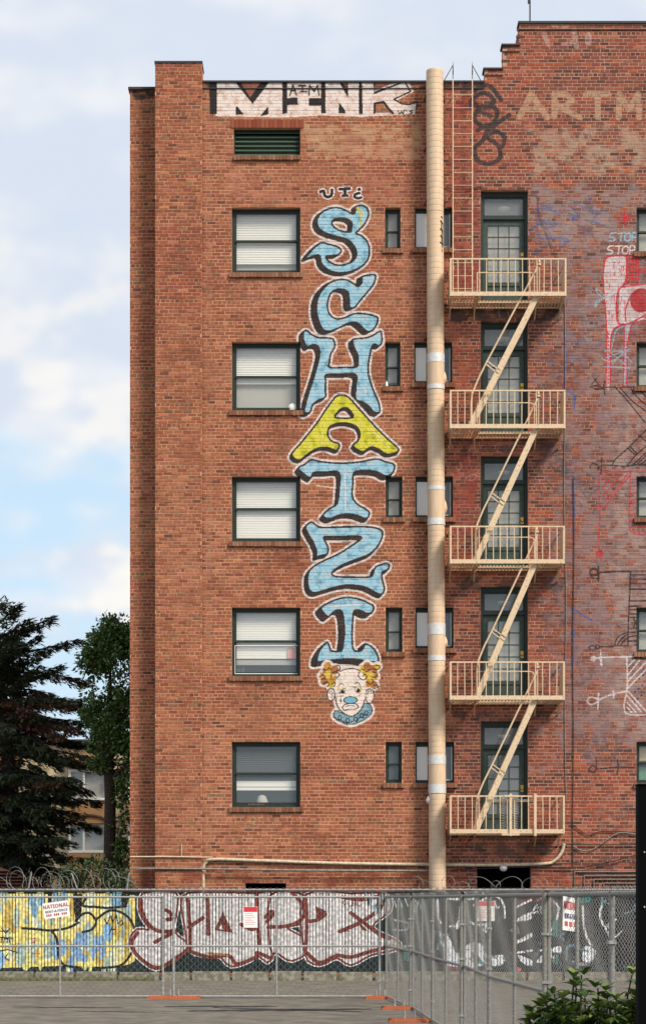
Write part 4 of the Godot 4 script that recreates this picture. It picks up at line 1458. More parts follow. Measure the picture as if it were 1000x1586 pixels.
func door(x0: float, x1: float, y0: float, y1: float, st: int) -> void:
	var d := holder("door", building, Vector3(x0, y0, -0.12))
	var g := Geo.new()
	var yt := y1 - 0.56      # transom bar
	frame_ring(g, x0, x1, y0, y1, 0.06, -0.16, -0.06, 0.03)
	g.box(Vector3(x0 + 0.06, yt - 0.045, -0.16), Vector3(x1 - 0.06, yt + 0.02, -0.055))
	g.box(Vector3(x0 + 0.055, y1 - 0.10, -0.155), Vector3(x1 - 0.055, y1 - 0.055, -0.07))
	part("frame", g, M.green_frame, d)
	g = Geo.new()
	frame_ring(g, x0 + 0.06, x1 - 0.06, yt + 0.02, y1 - 0.10, 0.035, -0.15, -0.10)
	part("transom", g, M.green_frame, d)
	pane(d, x0 + 0.09, x1 - 0.09, yt + 0.05, y1 - 0.13, -0.12, M.door_glass)
	# ceiling lamp seen through the transom
	g = Geo.new()
	g.lathe(Vector3((x0 + x1) * 0.5 + 0.02, yt + 0.2, -0.32), [Vector2(0.0, 0.0), Vector2(0.10, 0.02), Vector2(0.15, 0.07), Vector2(0.15, 0.08), Vector2(0.0, 0.085)], 14)
	part("ceiling_lamp", g, M.lamp_white, d)
	# leaf: stiles, rails, glazing bars, three by four panes over a panel
	var a := x0 + 0.065
	var b := x1 - 0.065
	var c := y0 + 0.03
	var e := yt - 0.05
	var px0 := a + 0.10
	var px1 := b - 0.10
	var py0 := c + 0.42
	var py1 := e - 0.12
	g = Geo.new()
	g.box(Vector3(a, c, -0.15), Vector3(px0, e, -0.105))
	g.box(Vector3(px1, c, -0.15), Vector3(b, e, -0.105))
	g.box(Vector3(px0, py1, -0.15), Vector3(px1, e, -0.105))
	g.box(Vector3(px0, c, -0.15), Vector3(px1, c + 0.10, -0.105))
	g.box(Vector3(px0, py0 - 0.08, -0.15), Vector3(px1, py0, -0.105))
	g.box(Vector3(px0, c + 0.10, -0.145), Vector3(px1, py0 - 0.08, -0.125))
	part("leaf", g, M.door_green, d)
	g = Geo.new()
	var pw := (px1 - px0) / 3.0
	var rows := 5
	var ph := (py1 - py0) / rows
	for i in [1, 2]:
		g.box(Vector3(px0 + pw * i - 0.010, py0, -0.14), Vector3(px0 + pw * i + 0.010, py1, -0.108))
	for i in range(1, rows):
		g.box(Vector3(px0, py0 + ph * i - 0.010, -0.138), Vector3(px1, py0 + ph * i + 0.010, -0.110))
	part("glazing_bars", g, M.door_green, d)
	for i in 3:
		for k in rows:
			pane(d, px0 + pw * i + 0.011, px0 + pw * (i + 1) - 0.011, py0 + ph * k + 0.011, py0 + ph * (k + 1) - 0.011, -0.122, M.door_glass)
	if st < 4:
		g = Geo.new()
		var n := 18
		for i in n:
			var u0 := lerpf(px0 - 0.05, px1 + 0.05, float(i) / n)
			var u1 := lerpf(px0 - 0.05, px1 + 0.05, float(i + 1) / n)
			var q := 0.02 * (i % 2)
			g.quad(Vector3(u0, py0 - 0.05, -0.21 - q), Vector3(u1, py0 - 0.05, -0.23 + q), Vector3(u1, py1 + 0.05, -0.23 + q), Vector3(u0, py1 + 0.05, -0.21 - q), Vector3(0, 0, 1))
		part("curtain", g, M.curtain, d)
	g = Geo.new()
	g.lathe(Vector3(b - 0.05, c + 1.0, -0.075), [Vector2(0, -0.03), Vector2(0.022, -0.022), Vector2(0.03, 0), Vector2(0.022, 0.022), Vector2(0, 0.03)], 10)
	g.box(Vector3(b - 0.085, c + 0.93, -0.105), Vector3(b - 0.015, c + 1.08, -0.10))
	part("knob", g, M.brass, d)
	g = Geo.new()
	g.box(Vector3(x0 - 0.02, y0 - 0.06, -0.16), Vector3(x1 + 0.02, y0 + 0.002, SET + 0.03))
	part("threshold", g, M.stone_sill, d)
	d.position.z -= SET

func vent(x0: float, x1: float, y0: float, y1: float) -> void:
	var w := holder("vent", building, Vector3(x0, y0, -0.1))
	var g := Geo.new()
	frame_ring(g, x0, x1, y0, y1, 0.03, -0.16, -0.05)
	part("frame", g, M.dark_green, w)
	mat("vent_green", c8(58, 86, 70), 0.5)
	var n := 6
	for i in n:
		g = Geo.new()
		var y := lerpf(y0 + 0.06, y1 - 0.06, float(i) / (n - 1))
		g.bar(Vector3(x0 + 0.03, y, -0.055), Vector3(x1 - 0.03, y, -0.055), 0.012, 0.07, Vector3(0, 0.75, -0.66))
		part("slat", g, M.vent_green, w)
	g = Geo.new()
	g.box(Vector3(x0, y0, -0.4), Vector3(x1, y1, -0.38))
	part("backing", g, M.interior, w)
	# soldier course above, headers below
	var lin := holder("lintel", building, Vector3(x0, y1, 0))
	var k := 17
	var a := x0 - 0.07
	var pw := (x1 - x0 + 0.14) / k
	for i in k:
		g = Geo.new()
		g.tint = Color(1, 1, 1).lerp(Color(0.7, 0.5, 0.42), rng.randf())
		g.box(Vector3(a + i * pw + 0.005, y1 + 0.004, -0.02), Vector3(a + (i + 1) * pw - 0.005, y1 + 0.185, 0.016 + rng.randf_range(-0.003, 0.003)))
		part("brick", g, M.lintel_brick, lin)
	g = Geo.new()
	g.box(Vector3(a, y1 + 0.001, -0.02), Vector3(a + pw * k, y1 + 0.186, 0.004))
	part("mortar_bed", g, M.stone_sill, lin)
	sill_row(w, x0 + 0.06, x1 - 0.06, y0)
	w.position.z -= SET

func make_right_of_wall() -> void:
	# nested conduits low on the wall
	for i in 5:
		var g := Geo.new()
		var x := X(889 + i * 15)
		var y := Y(1350 + i * 6)
		g.tube([Vector3(x, 0.9, 0.03), Vector3(x, y, 0.03), Vector3(X(1060), y, 0.03)], 0.02, 6)
		var o := part(numbered("conduit"), g, M.grey_pipe, self)
		meta(o, ["outermost and tallest", "second outermost", "middle", "second innermost", "innermost and lowest"][i] + " of the five nested square-bent grey conduits low on the wall", "conduit", "nested conduits beside the basement opening")

# ---------------------------------------------------------------- fire escape
func make_fire_escape() -> void:
	var fe := thing("fire_escape", "cream painted iron fire escape with five slatted balconies and zigzag stairs", "fire escape", Vector3(X(785), Y(1290), 0))
	var rails := [401.0, 605.0, 815.5, 1025.5, 1233.0]
	var decks := [455.0, 660.0, 869.5, 1080.5, 1287.5]
	var zf := 0.95
	var m: Material = M.beige_paint
	for k in 5:
		var x0 := X(697.5, zf)
		var x1 := X([875.0, 873.5, 872.5, 872.5, 872.5][k], zf)
		var yr := Y(rails[k], zf)
		var yd := Y(decks[k], zf)
		var h0 := X(741, zf)
		var h1 := X(831, zf)
		var b := holder("balcony", fe, Vector3(x0, yd, 0))
		var g := Geo.new()
		g.bar(Vector3(x0, yr, zf), Vector3(x1, yr, zf), 0.022, 0.03)
		g.bar(Vector3(x0, yr, 0.0), Vector3(x0, yr, zf), 0.022, 0.03)
		g.bar(Vector3(x1, yr, 0.0), Vector3(x1, yr, zf), 0.022, 0.03)
		part("top_rail", g, m, b)
		g = Geo.new()
		g.box(Vector3(x0 - 0.01, yd - 0.045, zf - 0.012), Vector3(x1 + 0.01, yd + 0.045, zf + 0.012))
		part("edge_bar", g, m, b)
		for x in [x0, x1]:
			# sheet side with its upper rear corner cut back
			g = Geo.new()
			var pts := [Vector2(0.02, yd - 0.04), Vector2(zf - 0.013, yd - 0.04), Vector2(zf - 0.013, yr - 0.02), Vector2(0.62, yr - 0.02), Vector2(0.40, yr - 0.10), Vector2(0.24, yr - 0.28), Vector2(0.16, yr - 0.5), Vector2(0.02, yd + 0.1)]
			for s in [-0.006, 0.006]:
				for i in range(1, pts.size() - 1):
					g.tri(Vector3(x + s, pts[0].y, pts[0].x), Vector3(x + s, pts[i].y, pts[i].x), Vector3(x + s, pts[i + 1].y, pts[i + 1].x), Vector3.RIGHT * signf(s))
			part("side_sheet", g, m, b)
			g = Geo.new()
			g.box(Vector3(x - 0.018, yd - 0.05, zf - 0.03), Vector3(x + 0.018, yr + 0.015, zf + 0.015))
			part("corner_post", g, m, b)
		var n := 16
		for i in range(1, n):
			g = Geo.new()
			var x := lerpf(x0, x1, float(i) / n)
			g.bar(Vector3(x + rng.randf_range(-0.006, 0.006), yd + 0.04, zf), Vector3(x + rng.randf_range(-0.006, 0.006), yr - 0.01, zf), 0.017, 0.017, Vector3.RIGHT)
			part("baluster", g, m, b)
		# floor bars run out from the wall; the hatch for the stair leaves the front open
		var sx := x0 + 0.04
		while sx < x1 - 0.02:
			g = Geo.new()
			var over: bool = sx > h0 and sx < h1 and k < 4
			g.box(Vector3(sx - 0.014, yd - 0.035, 0.03), Vector3(sx + 0.014, yd - 0.005, 0.44 if over else zf - 0.015))
			part("floor_bar", g, m, b)
			sx += 0.072
		g = Geo.new()
		g.box(Vector3(x0, yd - 0.06, 0.02), Vector3(x1, yd - 0.036, 0.06))
		g.box(Vector3(x0, yd - 0.06, 0.44), Vector3(x1, yd - 0.036, 0.475))
		if k < 4:
			g.box(Vector3(h0 - 0.02, yd - 0.06, 0.44), Vector3(h0 + 0.012, yd - 0.004, zf - 0.014))
			g.box(Vector3(h1 - 0.012, yd - 0.06, 0.44), Vector3(h1 + 0.02, yd - 0.004, zf - 0.014))
		for x in [x0 + 0.03, h0 - 0.04, h1 + 0.04, x1 - 0.03]:
			g.bar(Vector3(x, yd - 0.06, 0.0), Vector3(x, yd - 0.06, zf - 0.05), 0.03, 0.05)
			g.bar(Vector3(x, yd - 0.30, 0.0), Vector3(x, yd - 0.07, 0.34), 0.025, 0.03)
		part("floor_frame", g, m, b)
		if k < 4:
			# newel with a cone cap, and the guard rail round the hatch
			g = Geo.new()
			var px := X(834.5 - [0.0, 1.5, 4.0, 3.0][k], 0.86)
			var py := yr - 0.10
			g.tube([Vector3(px, yd, 0.86), Vector3(px, py, 0.86)], 0.018, 8)
			g.lathe(Vector3(px, py - 0.02, 0.86), [Vector2(0.05, 0.0), Vector2(0.056, 0.03), Vector2(0.02, 0.09), Vector2(0.022, 0.12), Vector2(0.0, 0.14)], 12)
			part("newel", g, m, b)
			g = Geo.new()
			var hr := yr - 0.15
			g.tube([Vector3(h0, hr, 0.46), Vector3(h1 - 0.10, hr, 0.46), Vector3(h1 - 0.04, hr - 0.02, 0.46), Vector3(h1 - 0.01, hr - 0.08, 0.46), Vector3(h1 - 0.01, yd, 0.46)], 0.014, 6)
			g.tube([Vector3(h0, hr, 0.46), Vector3(h0, yd, 0.46)], 0.014, 6)
			part("hatch_rail", g, m, b)
		else:
			# lift posts and springs of the drop ladder
			g = Geo.new()
			for px in [790.0, 828.0]:
				g.box(Vector3(X(px - 2.0, zf), yd - 0.10, zf + 0.02), Vector3(X(px + 2.0, zf), yr + 0.05, zf + 0.05))
			g.box(Vector3(X(780, zf), yr - 0.02, zf + 0.01), Vector3(X(802, zf), yr + 0.02, zf + 0.06))
			g.box(Vector3(X(757, zf), yr - 0.12, zf - 0.09), Vector3(X(828, zf), yr - 0.07, zf - 0.07))
			g.box(Vector3(X(776, zf), yd - 0.09, zf - 0.1), Vector3(X(804, zf), yd - 0.05, zf + 0.04))
			part("ladder_post", g, m, b)
			for px in [781.0, 798.0]:
				g = Geo.new()
				var c := []
				for i in 12 * 13 + 1:
					var a := TAU * i / 12.0
					c.append(Vector3(X(px, zf) + cos(a) * 0.055, lerpf(yd + 0.05, yr - 0.02, i / 156.0), zf - 0.12 + sin(a) * 0.055))
				g.tube(c, 0.008, 4)
				part("spring", g, M.wire, b)
	# flights
	for k in 4:
		var ya: float = decks[k] + 3.0
		var yb: float = decks[k + 1] - 3.0
		var xa: float = 831.0 - [0.0, 1.0, 3.0, 3.0][k]
		var xb: float = 729.0 + [0.0, 8.0, 10.0, 8.0][k]
		var fl := holder("stair_flight", fe, P(xb, yb, 0.86))
		for z in [0.87, 0.56]:
			var g := Geo.new()
			var a := Vector3(X(xa, 0.87), Y(ya, 0.87), z)
			var c := Vector3(X(xb, 0.87), Y(yb, 0.87), z)
			g.bar(a, c, 0.012, 0.125, Vector3(-0.8, 0.5, 0))
			part("stringer", g, m, fl)
			if z < 0.8:
				continue
			g = Geo.new()
			var r: float = rails[k]
			var sh: float = [0.0, 7.0, 9.0, 8.0][k]
			g.tube([Vector3(X(832, z), Y(r + 12, 0.87), z), Vector3(X(754 + sh, z), Y(r + 158, 0.87), z), Vector3(X(740 + sh, z), Y(r + 186, 0.87), z), Vector3(X(731 + sh, z), Y(r + 208, 0.87), z), Vector3(X(729 + sh, z), Y(r + 222, 0.87), z), Vector3(X(729 + sh, z), Y(decks[k + 1], 0.87), z)], 0.02, 8)
			part("handrail", g, m, fl)
			g = Geo.new()
			g.bar(Vector3(X(754 + sh, z), Y(r + 158, 0.87), z), Vector3(X(774 + sh, z), Y(r + 173, 0.87), z), 0.012, 0.022)
			g.bar(Vector3(X(752 + sh, z), Y(r + 163, 0.87), z), Vector3(X(771 + sh, z), Y(r + 178, 0.87), z), 0.012, 0.022)
			part("rail_brace", g, m, fl)
		for i in range(1, 12):
			var t := i / 12.0
			var p := P(lerpf(xa, xb, t), lerpf(ya, yb, t), 0.87)
			var g := Geo.new()
			g.box(Vector3(p.x - 0.055, p.y - 0.01, 0.566), Vector3(p.x + 0.055, p.y + 0.008, 0.864))
			part("tread", g, m, fl)
	# ladder to the roof
	var rl := holder("roof_ladder", fe, P(716, 455, 0.2))
	for px in [701.0, 731.0]:
		var g := Geo.new()
		g.bar(P(px, 453, 0.2), P(px, 116, 0.2), 0.022, 0.012, Vector3.FORWARD)
		part("rail", g, m, rl)
		g = Geo.new()
		var tip := P(px, 95, 0.2)
		g.tube([P(px, 116, 0.2), P(px, 104, 0.2), tip], [0.012, 0.011, 0.002], 5)
		for i in 4:
			var q := P(px, 111.0 + i * 3.2, 0.2)
			g.lathe(q, [Vector2(0.0, -0.012), Vector2(0.022, 0.0), Vector2(0.0, 0.012)], 6)
		g.tube([P(px, 101, 0.2), Vector3(X(px + (-16.0 if px < 710 else 17.0)), Y(125), -0.2)], 0.009, 5)
		part("rail_tip", g, M.rust_metal, rl)
		g = Geo.new()
		for py in [150.0, 300.0, 420.0]:
			g.box(Vector3(X(px) - 0.015, Y(py), 0.0), Vector3(X(px) + 0.015, Y(py) + 0.012, 0.2))
		part("standoff", g, m, rl)
	var y := 147.0
	while y < 450.0:
		var g := Geo.new()
		g.tube([P(701, y, 0.2), P(731, y, 0.2)], 0.0075, 6)
		part("rung", g, m, rl)
		y += 20.0

# ---------------------------------------------------------------- waste chute
func chute_c(py: float) -> Vector3:
	return Vector3(X(lerpf(672.6, 677.0, (py - 110.0) / 1265.0), 0.3), Y(py, 0.3), 0.3)

func make_chute() -> void:
	var ch := thing("waste_chute", "tall cream sheet metal chute with silver taped joints running up the wall", "chute", Vector3(chute_c(1375).x, Y(1380, 0.3), 0.3))
	var R := 0.186
	var cuts := [[110, 330, 1], [330, 396, 2], [396, 553, 1], [553, 600, 0], [600, 757, 1], [757, 811, 0], [811, 976, 1], [976, 1020, 0], [1020, 1176, 1], [1176, 1222, 0], [1222, 1400, 1]]
	var marked := chute_mark()
	for c in cuts:
		var g := Geo.new()
		if c[2] == 2:
			var pts := []
			for i in 17:
				pts.append(chute_c(lerpf(c[1], c[0], i / 16.0)))
			smooth_cylinder(g, chute_c(c[1]), chute_c(c[0]), R, 40)
			part("duct_section", g, marked, ch)
			continue
		var prof := []
		var hgt: float = chute_c(c[0]).y - chute_c(c[1]).y
		var y := 0.0
		if c[0] == 110:
			prof.append(Vector2(0.0, hgt + 0.01))
		if c[2] == 1:
			var list := []
			while y < hgt - 0.1:
				list.append(Vector2(R, y + 0.008))
				list.append(Vector2(R + 0.0015, y + 0.118))
				list.append(Vector2(R - 0.0045, y + 0.121))
				list.append(Vector2(R - 0.0045, y + 0.131))
				list.append(Vector2(R, y + 0.135))
				y += 0.127
			if c[0] == 110:
				list.append(Vector2(R, hgt))
				list.append(Vector2(R - 0.01, hgt + 0.008))
				list.append(Vector2(0.0, hgt + 0.012))
			else:
				list.append(Vector2(R, hgt))
			prof = list
		else:
			prof = [Vector2(R + 0.004, 0.0), Vector2(R + 0.006, hgt * 0.5), Vector2(R + 0.004, hgt)]
		g.lathe(Vector3.ZERO, prof, 36)
		# lean of the whole run
		var lo := chute_c(c[1])
		var hi := chute_c(c[0])
		for i in g.v.size():
			var p := g.v[i]
			g.v[i] = Vector3(lerpf(lo.x, hi.x, p.y / hgt) + p.x, lo.y + p.y, 0.3 + p.z)
		part("duct_section", g, M.chute_paint, ch)
	for b in [[549, 563], [597, 604], [754, 760], [804, 814], [966, 984], [1016, 1024], [1170, 1184], [1215, 1229]]:
		var g := Geo.new()
		smooth_cylinder(g, chute_c(b[1]), chute_c(b[0]), R + 0.010, 36)
		part("tape_band", g, M.silver_tape, ch)
	for e in [[691.0, 566.0, 598.0, 1.0], [693.0, 764.0, 800.0, 1.0], [693.0, 977.0, 1006.0, 1.0], [661.0, 1227.0, 1247.0, -1.0]]:
		# scoop shaped inlet where a floor feeds the chute
		var g := Geo.new()
		var c := chute_c((e[1] + e[2]) * 0.5)
		var hh := (Y(e[1], 0.3) - Y(e[2], 0.3)) * 0.5
		var rings := []
		for i in 13:
			var t := i / 12.0
			rings.append(Vector2(0.005 + sin(PI * pow(t, 0.7)) * 0.115, lerpf(-hh, hh, t)))
		g.lathe(Vector3(c.x + e[3] * 0.125, c.y, c.z - 0.03), rings, 18)
		part("inlet", g, M.chute_paint if e[3] > 0 else M.blind, ch)
	for py in [147.0, 226.0, 310.0, 520.0, 617.0, 728.0, 822.0, 935.0, 1027.0, 1232.0, 1322.0]:
		var g := Geo.new()
		var c := chute_c(py)
		g.box(Vector3(c.x - 0.24, c.y - 0.02, 0.0), Vector3(c.x + 0.24, c.y + 0.02, 0.03))
		for s in [-1.0, 1.0]:
			g.box(Vector3(c.x + s * 0.195 - 0.012, c.y - 0.018, 0.03), Vector3(c.x + s * 0.195 + 0.012, c.y + 0.018, 0.30))
		part("bracket", g, M.rust_metal, ch)

func smooth_cylinder(g: Geo, a: Vector3, b: Vector3, r: float, sides: int) -> void:
	var k := g.v.size()
	for e in [a, b]:
		for s in sides + 1:
			var an := TAU * s / sides
			g.v.append(e + Vector3(sin(an) * r, 0, cos(an) * r))
			g.n.append(Vector3(sin(an), 0, cos(an)))
			g.uv.append(Vector2(float(s) / sides, 1.0 if e == a else 0.0))
			g.col.append(Color.WHITE)
	for s in sides:
		g.idx.append_array([k + s, k + s + sides + 1, k + s + 1, k + s + 1, k + s + sides + 1, k + s + sides + 2])

func chute_mark() -> StandardMaterial3D:
	# a short black tag sprayed on one length of the chute; u runs round, v down
	im = Image.create(512, 256, false, Image.FORMAT_RGBA8)
	im.fill(c8(212, 183, 150))
	io = Vector2.ZERO
	isc = 1.0
	for s in 7:
		im.fill_rect(Rect2i(0, 14 + s * 35, 512, 2), c8(178, 150, 116))
	var b := Color(0.08, 0.08, 0.09)
	for s in [[62,35, 78,38], [52,62, 92,75], [66,62, 62,110], [88,80, 84,105], [50,110, 90,118], [70,118, 66,175], [52,150, 84,160], [88,125, 84,170], [48,190, 92,196], [72,175, 68,215], [90,180, 88,210], [70,232, 72,240]]:
		line(s, 13.0, b, Vector2.ZERO, 1.0, false)
	im.convert(Image.FORMAT_RGB8)
	var m := StandardMaterial3D.new()
	m.resource_name = "chute_tagged"
	m.albedo_texture = ImageTexture.create_from_image(im)
	m.roughness = 0.6
	return m

func run_pipe(called: String, label: String, category: String, pts: Array, z: float, r: float, m: Material, group := "") -> void:
	var q := PackedVector2Array()
	for p in vecs(pts):
		q.append(p)
	var fine := smooth(Array(q), false, 6) if q.size() > 2 else q
	var w := []
	for p in fine:
		w.append(P(p.x, p.y, z))
	var g := Geo.new()
	g.tube(w, r, 8)
	var o := part(numbered(called), g, m, self)
	meta(o, label, category, group)

func make_pipes() -> void:
	run_pipe("wall_pipe", "thick cream pipe along the brick wall's foot, bending up beneath the lowest balcony", "pipe", [315,1400, 315,1372, 315,1345, 319,1336, 332,1331, 400,1333, 520,1337, 640,1339, 760,1340, 840,1338, 858,1333, 869,1320, 873,1306], 0.05, 0.037, M.pipe_paint)
	run_pipe("wall_pipe", "thin white pipe crossing the pilaster near its foot", "pipe", [202,1327, 260,1327, 330,1328], 0.145, 0.016, M.pipe_paint)
	run_pipe("wall_pipe", "short white pipe stub standing up from the thin pipe on the pilaster", "pipe", [281,1307, 281,1328], 0.142, 0.011, M.pipe_paint)
	run_pipe("wall_pipe", "grey pipe running level below the thick cream pipe", "pipe", [201,1345, 330,1346, 480,1348, 664,1349], 0.145, 0.022, M.grey_pipe)
	run_pipe("wall_cable", "black cable sagging from the chute to the top balcony door", "cable", [690,288, 700,293, 718,294, 735,291, 748,288], 0.03, 0.009, M.cable)
	run_pipe("wall_cable", "black cable running down the wall beside the fire escape balconies", "cable", [887,740, 888,860, 886,1000, 887,1130, 886,1280, 886,1342], 0.02, 0.009, M.cable)
	run_pipe("wall_cable", "thin grey cable hanging just outside the balcony ends", "cable", [874,458, 875,600, 873,760, 876,930, 874,1100, 876,1240], 0.02, 0.009, M.grey_pipe)
	run_pipe("wall_cable", "thin brown cable from the top door round to its balcony", "cable", [818,301, 832,303, 834,330, 850,372, 862,400], 0.02, 0.005, M.rust_metal)
	run_pipe("wall_cable", "black cable in a shallow curve right of the lowest balcony", "cable", [886,1278, 900,1288, 912,1294, 930,1288, 985,1289, 1060,1290], 0.03, 0.010, M.cable)
	run_pipe("wall_cable", "black cable joining the cream pipe's upper end", "cable", [873,1305, 890,1308, 985,1308, 1060,1306], 0.05, 0.012, M.cable)
	run_pipe("wall_cable", "grey cable looping up between two black cables", "cable", [888,1311, 900,1317, 918,1315, 940,1300, 958,1290, 985,1292], 0.045, 0.012, M.grey_pipe)
	run_pipe("wall_cable", "black cable above the nested conduits rising toward the dark post", "cable", [700,1347, 820,1343, 890,1344, 940,1336, 985,1324, 1040,1312], 0.06, 0.010, M.cable)
	run_pipe("wall_cable", "thin black cable level above the nested conduits", "cable", [780,1341, 850,1339, 910,1335, 985,1336, 1060,1337], 0.07, 0.008, M.cable)
	# bulkhead lamp, unlit
	var t := thing("wall_lamp", "small white unlit lamp over the dark basement opening", "lamp", P(779, 1345, 0.06))
	var g := Geo.new()
	g.lathe(P(779, 1350, 0.12), [Vector2(0.0, 0.0), Vector2(0.06, 0.02), Vector2(0.085, 0.07), Vector2(0.07, 0.11), Vector2(0.0, 0.12)], 12)
	part("shade", g, M.lamp_white, t)
	g = Geo.new()
	g.box(P(774, 1343, 0.0), P(784, 1338, 0.1))
	part("arm", g, M.galvanised, t)
	t = thing("antenna_mast", "thin dark antenna mast on the roof behind the stepped parapet", "antenna", P(820, 40, -0.5))
	g = Geo.new()
	g.tube([P(820, 45, -0.5), P(820, -30, -0.5)], 0.018, 6)
	part("mast", g, M.flashing, t)
	g = Geo.new()
	g.box(P(816.5, 6, -0.53), P(821, -3, -0.47))
	part("clamp", g, M.flashing, t)

# ---------------------------------------------------------------- slat fence with its mural
const FZ := 2.3
const FX0 := -180.0
const FX1 := 1110.0
const FY0 := 1378.0
const FY1 := 1506.0

func fence_paint() -> Texture2D:
	isc = 2048.0 / (FX1 - FX0)
	io = Vector2(FX0, FY0)
	var h := int((FY1 - FY0) * isc)
	im = Image.create(2048, h, false, Image.FORMAT_RGBA8)
	im.fill(Color(0.08, 0.15, 0.16, 1.0))
	var base := im.duplicate() as Image
	# first piece: yellow with blue, black lines
	var yel := Color(0.88, 0.80, 0.46, 1)
	var pale := Color(0.80, 0.82, 0.70, 1)
	var blu := Color(0.48, 0.62, 0.78, 1)
	var ink := Color(0.06, 0.06, 0.07, 1)
	var o := Vector2(0, 1370)
	var k := 0.21
	fill([vecs([-860,60, 380,70, 440,62, 900,68, 1000,80, 1000,560, 950,590, 800,615, 560,600, 430,600, 0,615, -860,615], o, k)], yel)
	var r2 := RandomNumberGenerator.new()
	r2.seed = 90
	for i in 200:
		var p := Vector2(r2.randf_range(-170, 200), r2.randf_range(1388, 1495))
		var c: Color = [yel.lightened(0.2), pale, Color(0.72, 0.62, 0.30, 1), Color(0.62, 0.70, 0.66, 1), Color(0.82, 0.80, 0.5, 1)][i % 5]
		fill([ring(p.x, p.y, r2.randf_range(2, 9), r2.randf_range(6, 24))], c)
	for i in 46:
		var at: Array = [[120, 1465], [160, 1450], [95, 1395], [120, 1480], [85, 1470], [185, 1395], [150, 1470], [0, 1480], [55, 1400]][i % 9]
		fill([ring(at[0] + r2.randf_range(-12, 12), at[1] + r2.randf_range(-12, 12), r2.randf_range(2, 7), r2.randf_range(5, 16))], [blu, Color(0.50, 0.66, 0.80, 1), Color(0.44, 0.60, 0.70, 1)][i % 3])
	for s in [[165,322, 260,328, 380,338, 500,320, 580,280], [380,340, 420,400, 430,520], [555,90, 590,180, 560,270, 600,225, 660,210, 710,270, 680,330, 610,350], [560,60, 600,150, 700,165, 800,172, 930,160], [920,60, 900,120], [720,250, 800,195, 880,200, 950,245, 990,320, 1000,400, 960,520, 880,600, 700,615], [430,520, 470,590, 560,610], [610,145, 640,90]]:
		line(s, 3.8, ink, o, k)
	fill([vecs([540,70, 610,70, 600,230, 560,260, 545,180], o, k)], ink)
	fill([vecs([890,75, 960,75, 940,150, 900,160], o, k)], ink)
	fill([vecs([355,70, 385,70, 380,160, 360,170], o, k)], ink)
	for s in [[15,320, 45,360, 75,325], [0,345, 60,340], [45,320, 45,380], [5,390, 100,395], [10,430, 15,400], [30,430, 35,400, 60,400, 55,430], [70,400, 80,440], [0,490, 60,480, 130,500], [60,510, 40,540, 70,560], [90,480, 100,500], [770,250, 790,290, 820,230, 830,280, 860,225, 870,290, 900,260, 910,290, 890,300], [830,310, 805,370], [815,330, 850,330]]:
		line(s, 1.6, ink, o, k, false)
	for s in [[235,400, 260,395, 255,430, 235,430], [235,505, 295,510]]:
		line(s, 1.8, Color(0.72, 0.36, 0.28, 1), o, k, false)
	# second piece: chalky silver letters, oxblood edges on dark teal
	var sil := Color(0.77, 0.76, 0.76, 1)
	var ox := Color(0.42, 0.19, 0.16, 1)
	var wht := Color(0.84, 0.86, 0.88, 1)
	o = Vector2(200, 1370)
	k = 0.22
	# white outer edge, then letters
	var body := [[100,70, 320,60, 330,180, 310,330, 410,430, 300,520, 190,590, 60,500, 10,400, 60,320, 150,320, 85,200], [380,90, 560,60, 900,70, 1000,80, 1000,520, 900,490, 850,530, 720,570, 640,500, 560,500, 430,460, 400,300], [1000,80, 1210,75, 1240,250, 1100,300, 1230,380, 1290,440, 1150,530, 1050,480, 1000,440], [1240,80, 1560,70, 1800,75, 1830,180, 1700,300, 1880,400, 1880,450, 1700,490, 1560,560, 1460,510, 1340,560, 1240,480]]
	for b in body:
		var l := smooth(vecs(b, o, k), true, 3)
		stroke(l, 9.5, wht, true)
	for b in body:
		var l := smooth(vecs(b, o, k), true, 3)
		stroke(l, 6.5, ox, true)
		fill([l], sil)
	for i in 700:
		var p := Vector2(r2.randf_range(206, 600), r2.randf_range(1385, 1490))
		var t := tex(p)
		var now := im.get_pixelv(Vector2i(clampi(int(t.x), 0, 2047), clampi(int(t.y), 0, h - 1)))
		if now == sil:
			fill([ring(p.x, p.y, r2.randf_range(0.8, 2.4), r2.randf_range(4, 13))], [Color(0.88, 0.88, 0.88, 1), Color(0.50, 0.50, 0.50, 1), Color(0.72, 0.66, 0.63, 1), Color(0.64, 0.65, 0.67, 1)][i % 4])
	for s in [[85,110, 90,180, 130,270, 200,325, 290,330, 320,320], [185,405, 240,375, 330,330], [260,180, 290,200, 300,240, 270,245], [410,100, 420,200, 430,330, 430,460], [420,300, 520,235], [550,90, 555,200, 560,350], [900,80, 905,250, 915,420], [790,280, 860,315, 905,300], [960,230, 1000,190, 1010,210, 970,260], [1150,60, 1230,160, 1215,240, 1120,290, 980,300], [60,340, 20,410, 60,500, 190,585, 320,530, 420,450], [430,470, 560,510, 700,500, 760,560, 890,510, 900,480, 1000,520], [1240,80, 1250,250, 1240,480], [1250,260, 1320,250, 1380,210], [1480,330, 1640,260, 1770,160, 1780,80], [1560,200, 1640,260, 1760,350, 1830,380], [1500,90, 1640,105, 1760,80], [1250,480, 1340,550, 1460,500, 1560,510, 1700,470, 1850,430]]:
		line(s, 6.0, ox, o, k)
	for t in [[600,320, 660,190, 730,340], [1310,150, 1390,190, 1320,250], [1590,230, 1680,330, 1640,320], [1500,310, 1560,330, 1480,335]]:
		fill([vecs(t, o, k)], ox)
	fill([vecs([630,310, 650,280, 665,320], o, k)], wht)
	line([560,485, 640,490, 700,500], 3.6, Color(0.62, 0.46, 0.26, 1), o, k)
